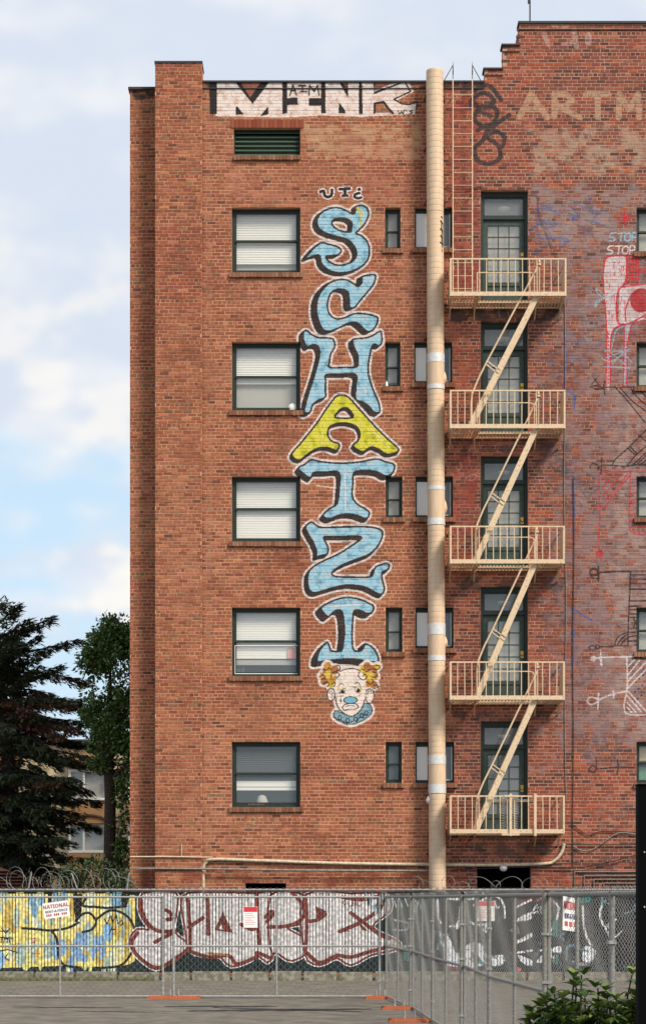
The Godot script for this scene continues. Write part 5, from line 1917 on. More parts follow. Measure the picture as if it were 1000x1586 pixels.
	for s in [[1520,110, 1500,125, 1520,150], [1545,110, 1545,150, 1575,150, 1575,110], [1590,110, 1595,150], [1620,110, 1600,115, 1605,150, 1625,150]]:
		line(s, 1.4, ox, o, k, false)
	for s in [[1770,70, 1775,140], [1830,110, 1850,80, 1880,160, 1900,90, 1920,160], [1990,130, 2000,100, 2030,130, 2020,190, 1990,180], [1940,100, 1960,150], [2040,120, 2060,200]]:
		line(s, 2.0, Color(0.7, 0.78, 0.8, 1), o, k, false)
	for i in 20:
		var p := Vector2(r2.randf_range(565, 600), r2.randf_range(1386, 1415))
		fill([ring(p.x, p.y, 2.0, r2.randf_range(3, 8))], [Color(0.55, 0.63, 0.66, 1), Color(0.14, 0.24, 0.26, 1)][i % 2])
	line([610,1425, 632,1430, 628,1440, 608,1440], 3.0, Color(0.6, 0.62, 0.6, 1))
	line([605,1465, 628,1466], 5.0, Color(0.62, 0.58, 0.55, 1))
	fill([ring(632, 1480, 8, 9)], Color(0.16, 0.42, 0.42, 1))
	# third piece: black letters edged in white, with teal and pink
	o = Vector2(660, 1370)
	k = 0.17
	var blk := Color(0.10, 0.10, 0.12, 1)
	var light := Color(0.92, 0.93, 0.95, 1)
	fill([vecs([30,130, 1900,110, 1900,720, 30,720], o, k)], blk)
	for s in [[100,140, 110,300, 130,350], [180,130, 420,130, 520,80], [320,130, 300,250, 290,400], [430,190, 530,130, 640,110, 700,180, 710,300], [400,340, 460,370, 540,360], [810,210, 950,140], [820,330, 940,260], [820,520, 950,460], [830,620, 960,600], [120,430, 150,560], [1120,130, 1200,200, 1180,330, 1130,420], [1300,140, 1280,320, 1240,400], [1420,200, 1440,420, 1500,560], [1600,150, 1580,300, 1640,420, 1700,560]]:
		line(s, 3.6, light, o, k)
	for f in [[170,440, 230,530, 270,620, 340,610, 340,730, 170,740], [360,560, 440,530, 500,540, 545,640, 550,720, 360,750], [810,330, 930,255, 950,320], [820,540, 940,440, 955,480], [830,640, 960,690, 960,740, 880,720], [1000,700, 1100,600, 1220,560, 1210,640, 1060,710], [1440,560, 1540,600, 1500,700, 1420,690], [600,660, 700,640, 700,720, 600,740]]:
		fill([smooth(vecs(f, o, k), true, 3)], Color(0.88, 0.90, 0.93, 1))
	fill([ring(660 + 295 * k, 1370 + 380 * k, 5, 8)], light)
	for f in [[400,620, 440,610, 540,740, 430,700], [1150,330, 1190,320, 1190,480, 1150,470], [1320,130, 1500,110, 1510,160, 1330,170], [1150,640, 1200,640, 1200,720, 1150,720]]:
		fill([vecs(f, o, k)], Color(0.18, 0.48, 0.46, 1))
	fill([vecs([170,740, 560,770, 560,800, 170,780], o, k)], Color(0.50, 0.24, 0.26, 1))
	for f in [[1080,640, 1160,620, 1160,690, 1080,710], [380,680, 420,650, 415,700], [1340,720, 1480,700, 1480,740, 1340,740], [800,740, 860,760, 860,790, 800,790]]:
		fill([vecs(f, o, k)], Color(0.70, 0.42, 0.46, 1))
	line([1000,150, 1060,120, 1130,130, 1160,180], 3.0, Color(0.66, 0.28, 0.32, 1), o, k)
	line([840,160, 960,120], 3.0, Color(0.5, 0.2, 0.24, 1), o, k)
	line([1330,700, 1420,730, 1500,700], 3.0, Color(0.42, 0.60, 0.66, 1), o, k)
	for i in 46:
		var p := Vector2(r2.randf_range(60, 1900), r2.randf_range(140, 700))
		var q := p + Vector2(r2.randf_range(-120, 120), r2.randf_range(-130, 130))
		var mid := (p + q) * 0.5 + Vector2(r2.randf_range(-70, 70), r2.randf_range(-60, 60))
		line([p.x, p.y, mid.x, mid.y, q.x, q.y], r2.randf_range(1.4, 4.2), [light, Color(0.50, 0.52, 0.55, 1), blk, Color(0.34, 0.36, 0.39, 1), Color(0.38, 0.52, 0.58, 1), blk][i % 6], o, k)
	# scuffs
	im.blend_rect(base, Rect2i(0, 0, 1, 1), Vector2i.ZERO)
	var g := FastNoiseLite.new()
	g.seed = 8
	g.frequency = 0.08
	g.fractal_octaves = 4
	var n := g.get_image(2048, h, false, false, false).get_data()
	var d := im.get_data()
	for i in 2048 * h:
		var f := 0.72 + n[i] * 0.0028
		for c in 3:
			d[i * 4 + c] = clampi(int(d[i * 4 + c] * f), 0, 255)
	var out := Image.create_from_data(2048, h, false, Image.FORMAT_RGBA8, d)
	out.convert(Image.FORMAT_RGB8)
	return ImageTexture.create_from_image(out)

func make_slat_fence() -> void:
	var m := StandardMaterial3D.new()
	m.resource_name = "mural_slats"
	m.albedo_texture = fence_paint()
	m.roughness = 0.75
	m.texture_repeat = false
	m.vertex_color_use_as_albedo = true
	var f := thing("slat_fence", "upright slat fence sprayed with a long mural in yellow, silver and black", "fence", Vector3(X(400, FZ), 0, FZ))
	var y0 := Y(1507.0, FZ)
	var y1 := Y(1380.5, FZ)
	var pitch := 5.0 * (DIST - FZ) / FOCAL
	var x := X(FX0 + 2, FZ)
	var end := X(1095, FZ)
	var sp := X(5, FZ) - X(0, FZ)
	while x < end:
		var g := Geo.new()
		g.map_o = Vector2(X(FX0, FZ), Y(FY0, FZ))
		g.map_s = Vector2(X(FX1, FZ) - X(FX0, FZ), Y(FY0, FZ) - Y(FY1, FZ))
		g.tint = Color.WHITE * rng.randf_range(0.78, 1.0)
		g.tint.a = 1.0
		var tilt := rng.randf_range(-0.004, 0.004)
		var z := FZ + rng.randf_range(-0.008, 0.008)
		var w := sp * rng.randf_range(0.66, 0.86)
		var top := y1 + rng.randf_range(-0.012, 0.008)
		var a := Vector3(x - w / 2 + tilt, y0, z)
		var b := Vector3(x + w / 2 + tilt, y0, z + rng.randf_range(-0.006, 0.006))
		var c := Vector3(x + w / 2 - tilt, top, b.z)
		var d := Vector3(x - w / 2 - tilt, top, z)
		var bk := Vector3(0, 0, -0.022)
		g.quad(a, b, c, d, Vector3.BACK)
		g.quad(a + bk, b + bk, c + bk, d + bk, Vector3.FORWARD)
		g.quad(a, d, d + bk, a + bk, Vector3.LEFT)
		g.quad(b, c, c + bk, b + bk, Vector3.RIGHT)
		g.quad(d, c, c + bk, d + bk, Vector3.UP)
		part("slat", g, m, f)
		x += sp
	# posts and rails of the mesh that holds the slats
	for px in [-170.0, -40.0, 128.0, 292.0, 462.0, 630.0, 800.0, 965.0, 1085.0]:
		var g := Geo.new()
		g.tube([Vector3(X(px, FZ), 0, FZ - 0.045), Vector3(X(px, FZ), Y(1376, FZ), FZ - 0.045)], 0.032, 8)
		part("post", g, M.rust_metal, f)
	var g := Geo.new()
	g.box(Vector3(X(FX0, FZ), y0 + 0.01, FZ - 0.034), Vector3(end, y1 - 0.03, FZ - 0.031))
	part("added_gap_shade", g, mat("added_gap_shade", c8(24, 30, 27), 0.95), f)  # dark sheet added behind the slats to stand for shade in the gaps
	g = Geo.new()
	g.tube([P(FX0, 1378, FZ), P(1095, 1378, FZ)], 0.022, 8)
	part("top_rail", g, M.galvanised, f)
	g = Geo.new()
	g.tube([P(FX0, 1381, FZ + 0.02), P(1095, 1381, FZ + 0.02)], 0.009, 5)
	var bx := X(FX0, FZ)
	while bx < end:
		var c := Vector3(bx, Y(1377, FZ) + 0.012, FZ)
		g.bar(c + Vector3(-0.03, -0.02, 0.02), c + Vector3(0.03, 0.03, 0), 0.006, 0.006)
		g.bar(c + Vector3(0.03, -0.02, 0.02), c + Vector3(-0.03, 0.03, 0), 0.006, 0.006)
		bx += 0.14
	part("barbs", g, M.flashing, f)
	# low footing of concrete blocks
	var fx := X(FX0, FZ)
	var fi := 0
	while fx < end:
		var len := rng.randf_range(0.62, 0.95)
		g = Geo.new()
		g.box(Vector3(fx + 0.012, -0.02, FZ - 0.14), Vector3(fx + len - 0.05, y0 + 0.03 + rng.randf_range(-0.012, 0.012), FZ + 0.13 + rng.randf_range(-0.03, 0.03)))
		part("footing_block", g, M.concrete, f)
		fx += len
		fi += 1
	# razor wire over the end beside the trees, a thinner coil before the basement opening
	for e in [[-30.0, 206.0, 0.215, 15.0, "loose coil of razor wire above the yellow part of the mural", "razor_wire"], [640.0, 870.0, 0.13, 9.0, "thin sagging coil of wire before the dark basement opening", "wire_coil"]]:
		g = Geo.new()
		var pts := []
		var n := int(e[3] * 26)
		var ph := 0.0
		for i in n + 1:
			var t := float(i) / n
			ph = TAU * e[3] * t + 1.3 * sin(t * 23.0) + 0.6 * sin(t * 57.0)
			var rr: float = e[2] * (0.85 + 0.25 * sin(t * 31.0 + 1.0))
			pts.append(Vector3(X(lerpf(e[0], e[1], t), FZ) + 0.06 * sin(t * 40.0) + sin(ph) * rr * 0.85, Y(1377, FZ) + rr + cos(ph) * rr, FZ + sin(ph) * rr))
		g.tube(pts, 0.0045, 4, false)
		var o := part(e[5], g, M.galvanised if e[2] > 0.2 else M.old_wire, self)
		meta(o, e[4], "razor wire")
	for px in [44.0, 121.0, 196.0]:
		var gg := Geo.new()
		gg.bar(P(px, 1379, FZ), P(px + (5.0 if px != 121.0 else -10.0), 1352, FZ + 0.05), 0.03, 0.02)
		part("outrigger", gg, M.galvanised, f)

# ---------------------------------------------------------------- chain-link panels
const PW := 3.52
const PH := 1.74

func make_panel(old: bool) -> Node3D:
	var t := Node3D.new()
	add_child(t)
	var m: Material = M.old_tube if old else M.galvanised
	var g: Geo
	for x in [0.0, PW * 0.5, PW]:
		g = Geo.new()
		g.tube([Vector3(x, 0.015 if x != PW * 0.5 else 0.045, 0), Vector3(x, PH + (0.02 if x != PW * 0.5 else -0.02), 0)], 0.021 if x != PW * 0.5 else 0.017, 8)
		part("post", g, m, t)
	for y in [0.04, 0.90, PH]:
		g = Geo.new()
		g.tube([Vector3(0.02, y, 0), Vector3(PW - 0.02, y, 0)], 0.018, 8)
		part("rail", g, m, t)
	# woven wire: each wire runs up in a zigzag and hooks its neighbours
	g = Geo.new()
	var s := 0.057
	var n := int(PW / s)
	var rows := int((PH - 0.02) / s) + (1 if old else 0)
	var slack := RandomNumberGenerator.new()
	slack.seed = 3
	for i in n:
		var pts := []
		for k in rows + 1:
			var side := (k + i) % 2
			pts.append(Vector3(0.01 + (i + side) * s, 0.03 + k * s, (0.006 if side == 0 else -0.006) * (2.0 if old else 1.0)) + (Vector3(slack.randf_range(-0.004, 0.004), slack.randf_range(-0.004, 0.004), 0.012 * sin(i * 0.21 + k * 0.4)) if old else Vector3.ZERO))
		g.tube(pts, 0.0021 if old else 0.0016, 3, false)
	part("wire_mesh", g, M.old_wire if old else M.wire, t)
	for x in [0.0, PW]:
		for y in [0.3, 0.98, 1.4]:
			g = Geo.new()
			g.box(Vector3(x - 0.03, y - 0.012, -0.028), Vector3(x + 0.03, y + 0.012, 0.028))
			part("clamp", g, M.galvanised, t)
	return t

func make_link_fences() -> void:
	var proto := make_panel(false)
	var proto_old := make_panel(true)
	var z0 := 10.4
	var list := []
	# two panels face the wall, then the row turns and comes up the lot
	list.append([Vector3(X(-66, z0), 0, z0), Vector3(X(255, z0), 0, z0), "galvanised chain-link fence panel that carries the NATIONAL sign", ""])
	list.append([Vector3(X(269, z0), 0, z0), Vector3(X(596, z0), 0, z0), "galvanised chain-link fence panel that carries the small red and white notice", ""])
	var zs := [10.4, 13.9, 17.4, 20.9, 24.4, 27.9, 31.4, 34.9]
	var xs := [1.08, 1.34, 1.50, 1.66, 1.72, 1.92, 2.02, 2.20]
	for i in 7:
		list.append([Vector3(xs[i] + (0.04 if i % 2 == 1 else 0.0), 0, zs[i] + 0.02), Vector3(xs[i + 1], 0, zs[i + 1] - 0.02), ["first", "second", "third", "fourth", "fifth", "sixth", "seventh"][i] + " chain-link panel from the fence corner in the row running past the bush", "chain-link panels running toward the bush"])
	for i in list.size():
		var e: Array = list[i]
		var o: Node3D = proto if i == 0 else proto_old if i == 2 else proto.duplicate() if i == 1 else proto_old.duplicate()
		o.name = numbered("chainlink_fence")
		if i != 0 and i != 2:
			add_child(o)
		var d: Vector3 = e[1] - e[0]
		o.position = e[0]
		o.rotation.y = atan2(-d.z, d.x)
		meta(o, e[2], "fence", e[3])
	# orange stands
	var feet := [[270.0, 10.42, 0.92, "long orange fence stand between the two panels that face the wall"], [589.0, 10.45, 0.52, "orange fence stand at the corner of the fence"], [618.0, 13.9, 0.55, "orange fence stand just past the corner, on the turned row"], [634.0, 17.2, 0.58, "orange fence stand at the end of the second turned panel"]]
	for e in feet:
		var at := Vector3(X(e[0], e[1]), 0, e[1])
		var t := thing("fence_stand", e[3], "fence stand", at, "orange stands under the fence")
		var g := Geo.new()
		var L: float = e[2] * 0.5
		var prof := [Vector2(0.10, 0.0), Vector2(0.10, 0.022), Vector2(0.07, 0.05), Vector2(-0.07, 0.05), Vector2(-0.10, 0.022), Vector2(-0.10, 0.0)]
		var tap := 0.06
		for i in prof.size() - 1:
			var a: Vector2 = prof[i]
			var b: Vector2 = prof[i + 1]
			var nn := Vector3(0, b.x * -1.0 + a.x, b.y - a.y).normalized()
			g.quad(at + Vector3(-L, a.y, a.x), at + Vector3(L, a.y, a.x), at + Vector3(L - (tap if b.y > 0.04 else 0.0), b.y, b.x), at + Vector3(-L + (tap if b.y > 0.04 else 0.0), b.y, b.x), Vector3(0, maxf(nn.y, 0.2), signf(a.x + b.x) * 0.6).normalized())
		g.box(at + Vector3(-L + 0.01, 0.002, -0.085), at + Vector3(L - 0.01, 0.04, 0.085))
		part("base", g, M.orange_foot, t)
		g = Geo.new()
		g.tube([at + Vector3(-0.07, 0.03, 0), at + Vector3(-0.07, 0.16, 0)], 0.016, 8)
		g.tube([at + Vector3(0.07, 0.03, 0), at + Vector3(0.07, 0.16, 0)], 0.016, 8)
		part("peg", g, M.galvanised, t)
	make_signs(z0)

func text_piece(s: String, size: float, c: Color, parent: Node3D, at: Vector3, bold := 0.0) -> void:
	var tm := TextMesh.new()
	var f := SystemFont.new()
	f.font_names = PackedStringArray(["Droid Sans"])
	f.font_weight = 700
	tm.font = f
	tm.text = s
	tm.font_size = 48
	tm.pixel_size = size / 48.0
	tm.depth = 0.002
	var key := "ink_%s" % c.to_html()
	if not M.has(key):
		mat(key, c, 0.7)
	tm.material = M[key]
	var o := MeshInstance3D.new()
	o.mesh = tm
	o.name = "lettering"
	parent.add_child(o, true)
	o.position = at

func make_signs(z0: float) -> void:
	var red := c8(178, 40, 42)
	var blue := c8(70, 70, 120)
	# the fence hirer's board, hung askew
	for e in [[P(87.5, 1409, z0 + 0.035), 0.14, 0.0, "white board lettered NATIONAL in red hanging askew on the chain-link"], [Vector3(1.985, Y(1416, 29.3), 29.3), -0.05, 1.18, "white board with red lettering hung on the turned fence row"]]:
		var t := thing("fence_sign", e[3], "sign", e[0])
		var w := 0.44
		var h := 0.27
		var g := Geo.new()
		g.box(Vector3(-w / 2, -h / 2, -0.003), Vector3(w / 2, h / 2, 0.003))
		var b := MeshInstance3D.new()
		b.name = "board"
		b.mesh = g.commit(M.white_panel)
		t.add_child(b)
		text_piece("NATIONAL", 0.088, red, t, Vector3(0, 0.065, 0.005))
		text_piece("RENT-A-FENCE", 0.056, blue, t, Vector3(0, -0.02, 0.005))
		g = Geo.new()
		for i in 11:
			if i == 3 or i == 7:
				continue
			g.box(Vector3(-0.18 + i * 0.033, -0.10, 0.003), Vector3(-0.18 + i * 0.033 + 0.022, -0.062, 0.005))
		b = MeshInstance3D.new()
		b.name = "number_row"
		b.mesh = g.commit(M["ink_%s" % red.to_html()])
		t.add_child(b)
		t.rotation = Vector3(0, e[2], e[1])
	for e in [[P(388, 1420.5, z0 + 0.035), 0.24, 0.36, 0.0, "small white notice with a red heading on the chain-link before the silver letters"], [P(758, 1411, 21.0) + Vector3(-0.06, 0, 0), 0.24, 0.24, 0.15, "small white notice with a pink heading between two turned fence panels"]]:
		var t := thing("notice_board", e[4], "notice", e[0])
		var w: float = e[1]
		var h: float = e[2]
		var g := Geo.new()
		g.box(Vector3(-w / 2, -h / 2, -0.003), Vector3(w / 2, h / 2, 0.003))
		var b := MeshInstance3D.new()
		b.name = "board"
		b.mesh = g.commit(M.white_panel)
		t.add_child(b)
		g = Geo.new()
		g.box(Vector3(-w / 2 + 0.004, h / 2 - h * 0.25, 0.003), Vector3(w / 2 - 0.004, h / 2 - 0.004, 0.0045))
		b = MeshInstance3D.new()
		b.name = "heading"
		b.mesh = g.commit(mat("heading_red", c8(206, 52, 62), 0.7))
		t.add_child(b)
		g = Geo.new()
		for i in 7:
			var y := h / 2 - h * 0.33 - i * h * 0.085
			g.box(Vector3(-w / 2 + 0.02, y - 0.004, 0.003), Vector3(-w / 2 + 0.02 + (w - 0.04) * rng.randf_range(0.55, 1.0), y + 0.004, 0.0042))
		b = MeshInstance3D.new()
		b.name = "small_print"
		b.mesh = g.commit(mat("faint_red", c8(214, 140, 140), 0.7))
		t.add_child(b)
		t.rotation.y = e[3]

# ---------------------------------------------------------------- behind the fence
func make_behind() -> void:
	var cream := mat("cream_wall", c8(220, 202, 170), 0.9, 0.0, noise_tex(0.02, Color(0.85, 0.84, 0.8), Color(1, 1, 1), 61), 0.3)
	var ochre := mat("ochre_wall", c8(184, 138, 92), 0.9)
	var z := -28.0
	var b := thing("stucco_house", "cream and ochre stucco apartment house seen between the trees", "house", Vector3(X(150, z), 0, z))
	var g := Geo.new()
	g.box(Vector3(X(-160, z), 0, z - 12), Vector3(X(330, z), Y(1152, z), z))
	part("wall", g, cream, b)
	g = Geo.new()
	g.box(Vector3(X(-165, z), Y(1152, z), z - 12.2), Vector3(X(335, z), Y(1146, z), z + 0.3))
	part("roof", g, M.flashing, b)
	for bay in [[108.0, 168.0], [-30.0, 30.0], [200.0, 260.0]]:
		g = Geo.new()
		g.box(Vector3(X(bay[0] - 1, z), Y(1276, z), z - 0.1), Vector3(X(bay[1] + 1, z), Y(1241, z), z + 0.5))
		part("bay", g, ochre, b)
		g = Geo.new()
		g.box(Vector3(X(bay[0] - 1, z), 0, z - 0.1), Vector3(X(bay[1] + 1, z), Y(1322, z), z + 0.5))
		part("bay", g, ochre, b)
		g = Geo.new()
		g.box(Vector3(X(bay[0] - 1, z), Y(1190, z), z - 0.1), Vector3(X(bay[1] + 1, z), Y(1170, z), z + 0.5))
		part("bay", g, ochre, b)
		g = Geo.new()
		var arch := []
		for i in 15:
			var a := PI * i / 14.0
			arch.append(P(lerpf(bay[0], bay[1], 0.5) - cos(a) * 29.0, 1276.0 - sin(a) * 13.0, z + 0.52))
		g.tube(arch, 0.06, 6)
		part("arch", g, M.rust_metal, b)
		for w in [[1192.0, 1240.0], [1277.0, 1321.0]]:
			var wn := holder("window", b, P(bay[0], w[1], z))
			g = Geo.new()
			frame_ring(g, X(bay[0], z), X(bay[1], z), Y(w[1], z), Y(w[0], z), 0.09, z, z + 0.32)
			g.box(Vector3(X(bay[0] + 22, z), Y(w[1], z), z), Vector3(X(bay[0] + 25, z), Y(w[0], z), z + 0.31))
			part("frame", g, M.blind, wn)
			g = Geo.new()
			g.box(Vector3(X(bay[0], z), Y(w[1], z), z + 0.05), Vector3(X(bay[1], z), Y(w[0], z), z + 0.12))
			part("curtain", g, M.shade, wn)
			pane(wn, X(bay[0] + 2, z), X(bay[1] - 2, z), Y(w[1] - 2, z), Y(w[0] + 2, z), z + 0.2, M.glass)
	# low shed with a shingled roof
	z = -4.0
	var sh := thing("shed", "low brown shingled shed roof behind the razor wire", "shed", Vector3(X(20, z), 0, z))
	g = Geo.new()
	g.box(Vector3(X(-120, z), 0, z - 4), Vector3(X(104, z), Y(1392, z), z - 0.1))
	part("wall", g, M.rust_metal, sh)
	var shingle := mat("shingle", c8(112, 74, 58), 0.9, 0.0, noise_tex(0.08, Color(0.55, 0.5, 0.48), Color(1, 1, 1), 66), 1.4)
	for i in 9:
		g = Geo.new()
		var t := i / 9.0
		var xa := lerpf(118, 4, t)
		var xb := lerpf(118, 4, t + 0.14)
		var ya := lerpf(1390, 1344, t)
		var yb := lerpf(1390, 1344, t + 0.14)
		g.quad(P(xa, ya, z + 0.1), P(xb, yb, z - 0.4), P(xb, yb, z - 4.2), P(xa, ya, z - 4.4), Vector3(0.4, 0.9, 0))
		g.quad(P(xa, ya, z + 0.1), P(xb, yb, z - 0.4), P(xb - 200, yb - 6, z - 0.4), P(xa - 200, ya, z + 0.1), Vector3(0, 0.4, 0.9))
		part("shingle_course", g, shingle, sh)

func leaf_mat(key: String, c: Color) -> StandardMaterial3D:
	var m := mat(key, Color.WHITE, 0.65)
	m.vertex_color_use_as_albedo = true
	m.albedo_color = c
	m.backlight_enabled = true
	m.backlight = Color(0.25, 0.3, 0.12)
	return m

func leaf(g: Geo, p: Vector3, d: Vector3, up: Vector3, l: float, w: float) -> void:
	var s := d.cross(up)
	if s.length() < 0.01:
		s = d.cross(Vector3.RIGHT)
	s = s.normalized() * w * 0.5
	var nn := s.cross(d).normalized()
	g.quad(p, p + d * l * 0.45 + s, p + d * l, p + d * l * 0.45 - s, nn)

func rdir(r: RandomNumberGenerator) -> Vector3:
	return Vector3(r.randfn(), r.randfn(), r.randfn()).normalized()

func make_trees() -> void:
	var r := RandomNumberGenerator.new()
	r.seed = 404
	var bark := mat("bark", c8(74, 60, 50), 0.95, 0.0, noise_tex(0.06, Color(0.5, 0.48, 0.45), Color(1, 1, 1), 71), 1.0)
	var needles := leaf_mat("needles", Color(1, 1, 1))
	var z := -7.0
	# ---- dark conifer with drooping boughs
	var t := thing("conifer_tree", "tall dark conifer with drooping boughs behind the fence, some boughs turned rust brown", "tree", Vector3(X(34, z), 0, z))
	var trunk := [Vector3(X(34, z), -0.1, z), P(28, 1330, z), P(16, 1210, z), P(4, 1080, z), P(-12, 960, z), P(-22, 880, z)]
	var g := Geo.new()
	g.tube(trunk, [0.30, 0.24, 0.19, 0.14, 0.08, 0.02], 10)
	part("trunk", g, bark, t)
	var tips := [[82,956, 0], [122,990, 0], [96,1030, 0], [60,985, 0], [28,935, 0], [70,1010, 0], [45,960, 0], [84,1075, 1], [138,1056, 1], [110,1090, 1], [128,1130, 1], [70,1120, 1], [40,1100, 1], [30,1060, 0], [145,1155, 0], [120,1180, 0], [160,1190, 0], [140,1225, 0], [100,1215, 0], [150,1280, 0], [125,1260, 0], [100,1300, 0], [135,1330, 0], [80,1250, 0], [110,1350, 0], [70,1330, 0], [60,1200, 0], [75,1160, 0], [155,1240, 0], [95,1140, 1], [15,1000, 0], [5,930, 0], [50,1040, 0], [150,1120, 0], [135,1100, 0], [150,1175, 0], [120,1150, 0], [110,1240, 0], [90,1185, 0], [105,1120, 1]]
	for i in 30:
		tips.append([r.randf_range(-60, 118), r.randf_range(1215, 1375), 0])
	for i in 96:
		tips.append([r.randf_range(-190, 130), r.randf_range(955, 1370), 1 if r.randf() < 0.08 else 0])
	g = Geo.new()
	var lg := Geo.new()
	var n := 0
	for e in tips:
		var shift := r.randf_range(-1.5, 1.8)
		var tip := P(e[0], e[1], z + shift)
		var rise := r.randf_range(-0.1, 0.55) if e[1] > 1040 else -0.45
		var ty := clampf(tip.y + rise, 0.8, Y(900, z))
		var k := 0
		while k < trunk.size() - 2 and trunk[k + 1].y < ty:
			k += 1
		var root: Vector3 = trunk[k].lerp(trunk[k + 1], clampf((ty - trunk[k].y) / (trunk[k + 1].y - trunk[k].y), 0, 1))
		if tip.distance_to(root) < 0.3:
			continue
		var mid := root.lerp(tip, 0.55) + Vector3(0, r.randf_range(0.0, 0.14) * (1.0 if e[1] > 1040 else -0.6), 0)
		lg.tube([root, mid, tip], [0.035, 0.022, 0.006], 5, false)
		var len := root.distance_to(tip)
		var sprays := int(len * (70 if n < 33 else 56))
		for s in sprays:
			var u := pow(r.randf(), 0.75)
			var c: Vector3 = root.lerp(mid, u / 0.55) if u < 0.55 else mid.lerp(tip, (u - 0.55) / 0.45)
			var side := (tip - root).cross(Vector3.UP).normalized()
			var spread := 0.34 * (1.05 - u * 0.72)
			c += side * r.randf_range(-spread, spread) + Vector3(0, -absf(r.randfn()) * 0.08, 0) + (tip - root).normalized() * r.randf_range(-0.06, 0.10)
			var base: Color = Color(0.060, 0.078, 0.036) if e[2] == 0 else Color(0.14, 0.065, 0.04)
			if r.randf() < 0.16:
				base = base.lerp(Color(0.12, 0.13, 0.05), 0.6)
			for q in 6:
				g.tint = base * r.randf_range(0.7, 1.3)
				var d := ((tip - root).normalized() * 0.7 + side * r.randf_range(-0.9, 0.9) + Vector3(0, r.randf_range(-0.65, 0.18), 0)).normalized()
				leaf(g, c + rdir(r) * 0.05, d, Vector3.UP + rdir(r) * 0.6, r.randf_range(0.10, 0.22), r.randf_range(0.03, 0.062))
		n += 1
	part("limbs", lg, bark, t)
	part("crown", g, needles, t)
	# ---- broadleaf tree beside the house corner
	z = -4.5
	var leaves := leaf_mat("leaves", Color(1, 1, 1))
	t = thing("broadleaf_tree", "green broadleaf tree with a bare lower trunk beside the brick corner", "tree", Vector3(X(170, z), 0, z))
	g = Geo.new()
	g.tube([Vector3(X(171, z), -0.1, z), P(170, 1330, z), P(171, 1240, z), P(168, 1170, z), P(170, 1090, z), P(171, 1040, z)], [0.17, 0.15, 0.14, 0.12, 0.08, 0.03], 10)
	g.tube([P(169, 1195, z), P(162, 1160, z - 0.2), P(150, 1110, z - 0.4)], [0.07, 0.05, 0.02], 7)
	g.tube([P(171, 1180, z), P(182, 1140, z + 0.2), P(196, 1100, z + 0.3)], [0.06, 0.05, 0.02], 7)
	g.tube([P(171, 1210, z), P(184, 1195, z + 0.2), P(205, 1180, z + 0.3)], [0.05, 0.04, 0.02], 7)
	part("trunk", g, bark, t)
	g = Geo.new()
	var lumps := []
	for e in [[176,1000,34,30, 9], [192,1010,30,36, 8], [160,1020,26,20, 6], [150,1030,14,14, 3], [205,985,30,30, 7], [170,975,16,14, 4], [160,1110,34,26, 9], [185,1120,34,40, 12], [150,1085,18,16, 4], [205,1110,34,40, 8], [165,1150,26,24, 7], [195,1160,28,28, 8], [215,1020,40,40, 6], [210,1180,30,40, 6], [196,1230,16,30, 5], [188,1290,16,26, 4], [190,1330,20,20, 4], [186,1070,24,16, 4], [190,1205,18,18, 3], [148,1140,18,20, 4], [142,1100,14,12, 3], [156,1180,14,14, 3], [138,1012,10,12, 3], [132,1028,9,8, 2], [150,990,14,12, 3]]:
		for i in e[4] * 2:
			var a := r.randf() * TAU
			var q := sqrt(r.randf())
			lumps.append([P(e[0] + cos(a) * q * e[2], e[1] + sin(a) * q * e[3], z + r.randf_range(-1, 1) * e[2] / 66.0), r.randf_range(0.12, 0.24)])
	for l in lumps:
		for i in 62:
			var d := rdir(r)
			var c: Vector3 = l[0] + d * l[1] * pow(r.randf(), 0.4)
			var col := Color(0.06, 0.11, 0.025).lerp(Color(0.16, 0.24, 0.05), r.randf() * r.randf())
			g.tint = col * r.randf_range(0.8, 1.2)
			leaf(g, c, (d + Vector3(0, -0.3, 0) + rdir(r) * 0.7).normalized(), Vector3.UP + rdir(r) * 0.8, r.randf_range(0.08, 0.14), r.randf_range(0.048, 0.082))
	part("crown", g, leaves, t)
	# ---- hedge plants along the fence
	for e in [[112, 1352, 22, 26, -1.0, "dense green shrub in front of the stucco house"], [150, 1345, 24, 34, -0.6, "dark shrub at the foot of the broadleaf tree"], [188, 1360, 18, 20, 0.4, "small dark shrub against the brick corner"], [14, 1345, 26, 18, -8.5, "bright green shrub behind the shed roof"], [60, 1350, 24, 20, -9.0, "dark shrub under the conifer"]]:
		var zz: float = e[4]
		t = thing("shrub", e[5], "shrub", Vector3(X(e[0], zz), 0, zz))
		g = Geo.new()
		for i in 4:
			g.tube([Vector3(X(e[0], zz), 0, zz), P(e[0] + r.randf_range(-12, 12), e[1], zz + r.randf_range(-0.2, 0.2))], [0.03, 0.008], 5)
		part("stem", g, bark, t)
		g = Geo.new()
		for i in 900:
			var a := r.randf() * TAU
			var q := sqrt(r.randf())
			var p := P(e[0] + cos(a) * q * e[2], e[1] + sin(a) * q * e[3] + 12, zz + r.randf_range(-0.35, 0.35))
			p.y = maxf(p.y, 0.2)
			var col := Color(0.03, 0.06, 0.018).lerp(Color(0.09, 0.14, 0.03) if e[0] == 14 else Color(0.06, 0.09, 0.03), r.randf())
			g.tint = col * r.randf_range(0.7, 1.3)
			leaf(g, p, rdir(r), Vector3.UP + rdir(r) * 0.6, r.randf_range(0.06, 0.12), r.randf_range(0.03, 0.06))
		part("foliage", g, leaves, t).set_meta("kind", "stuff")

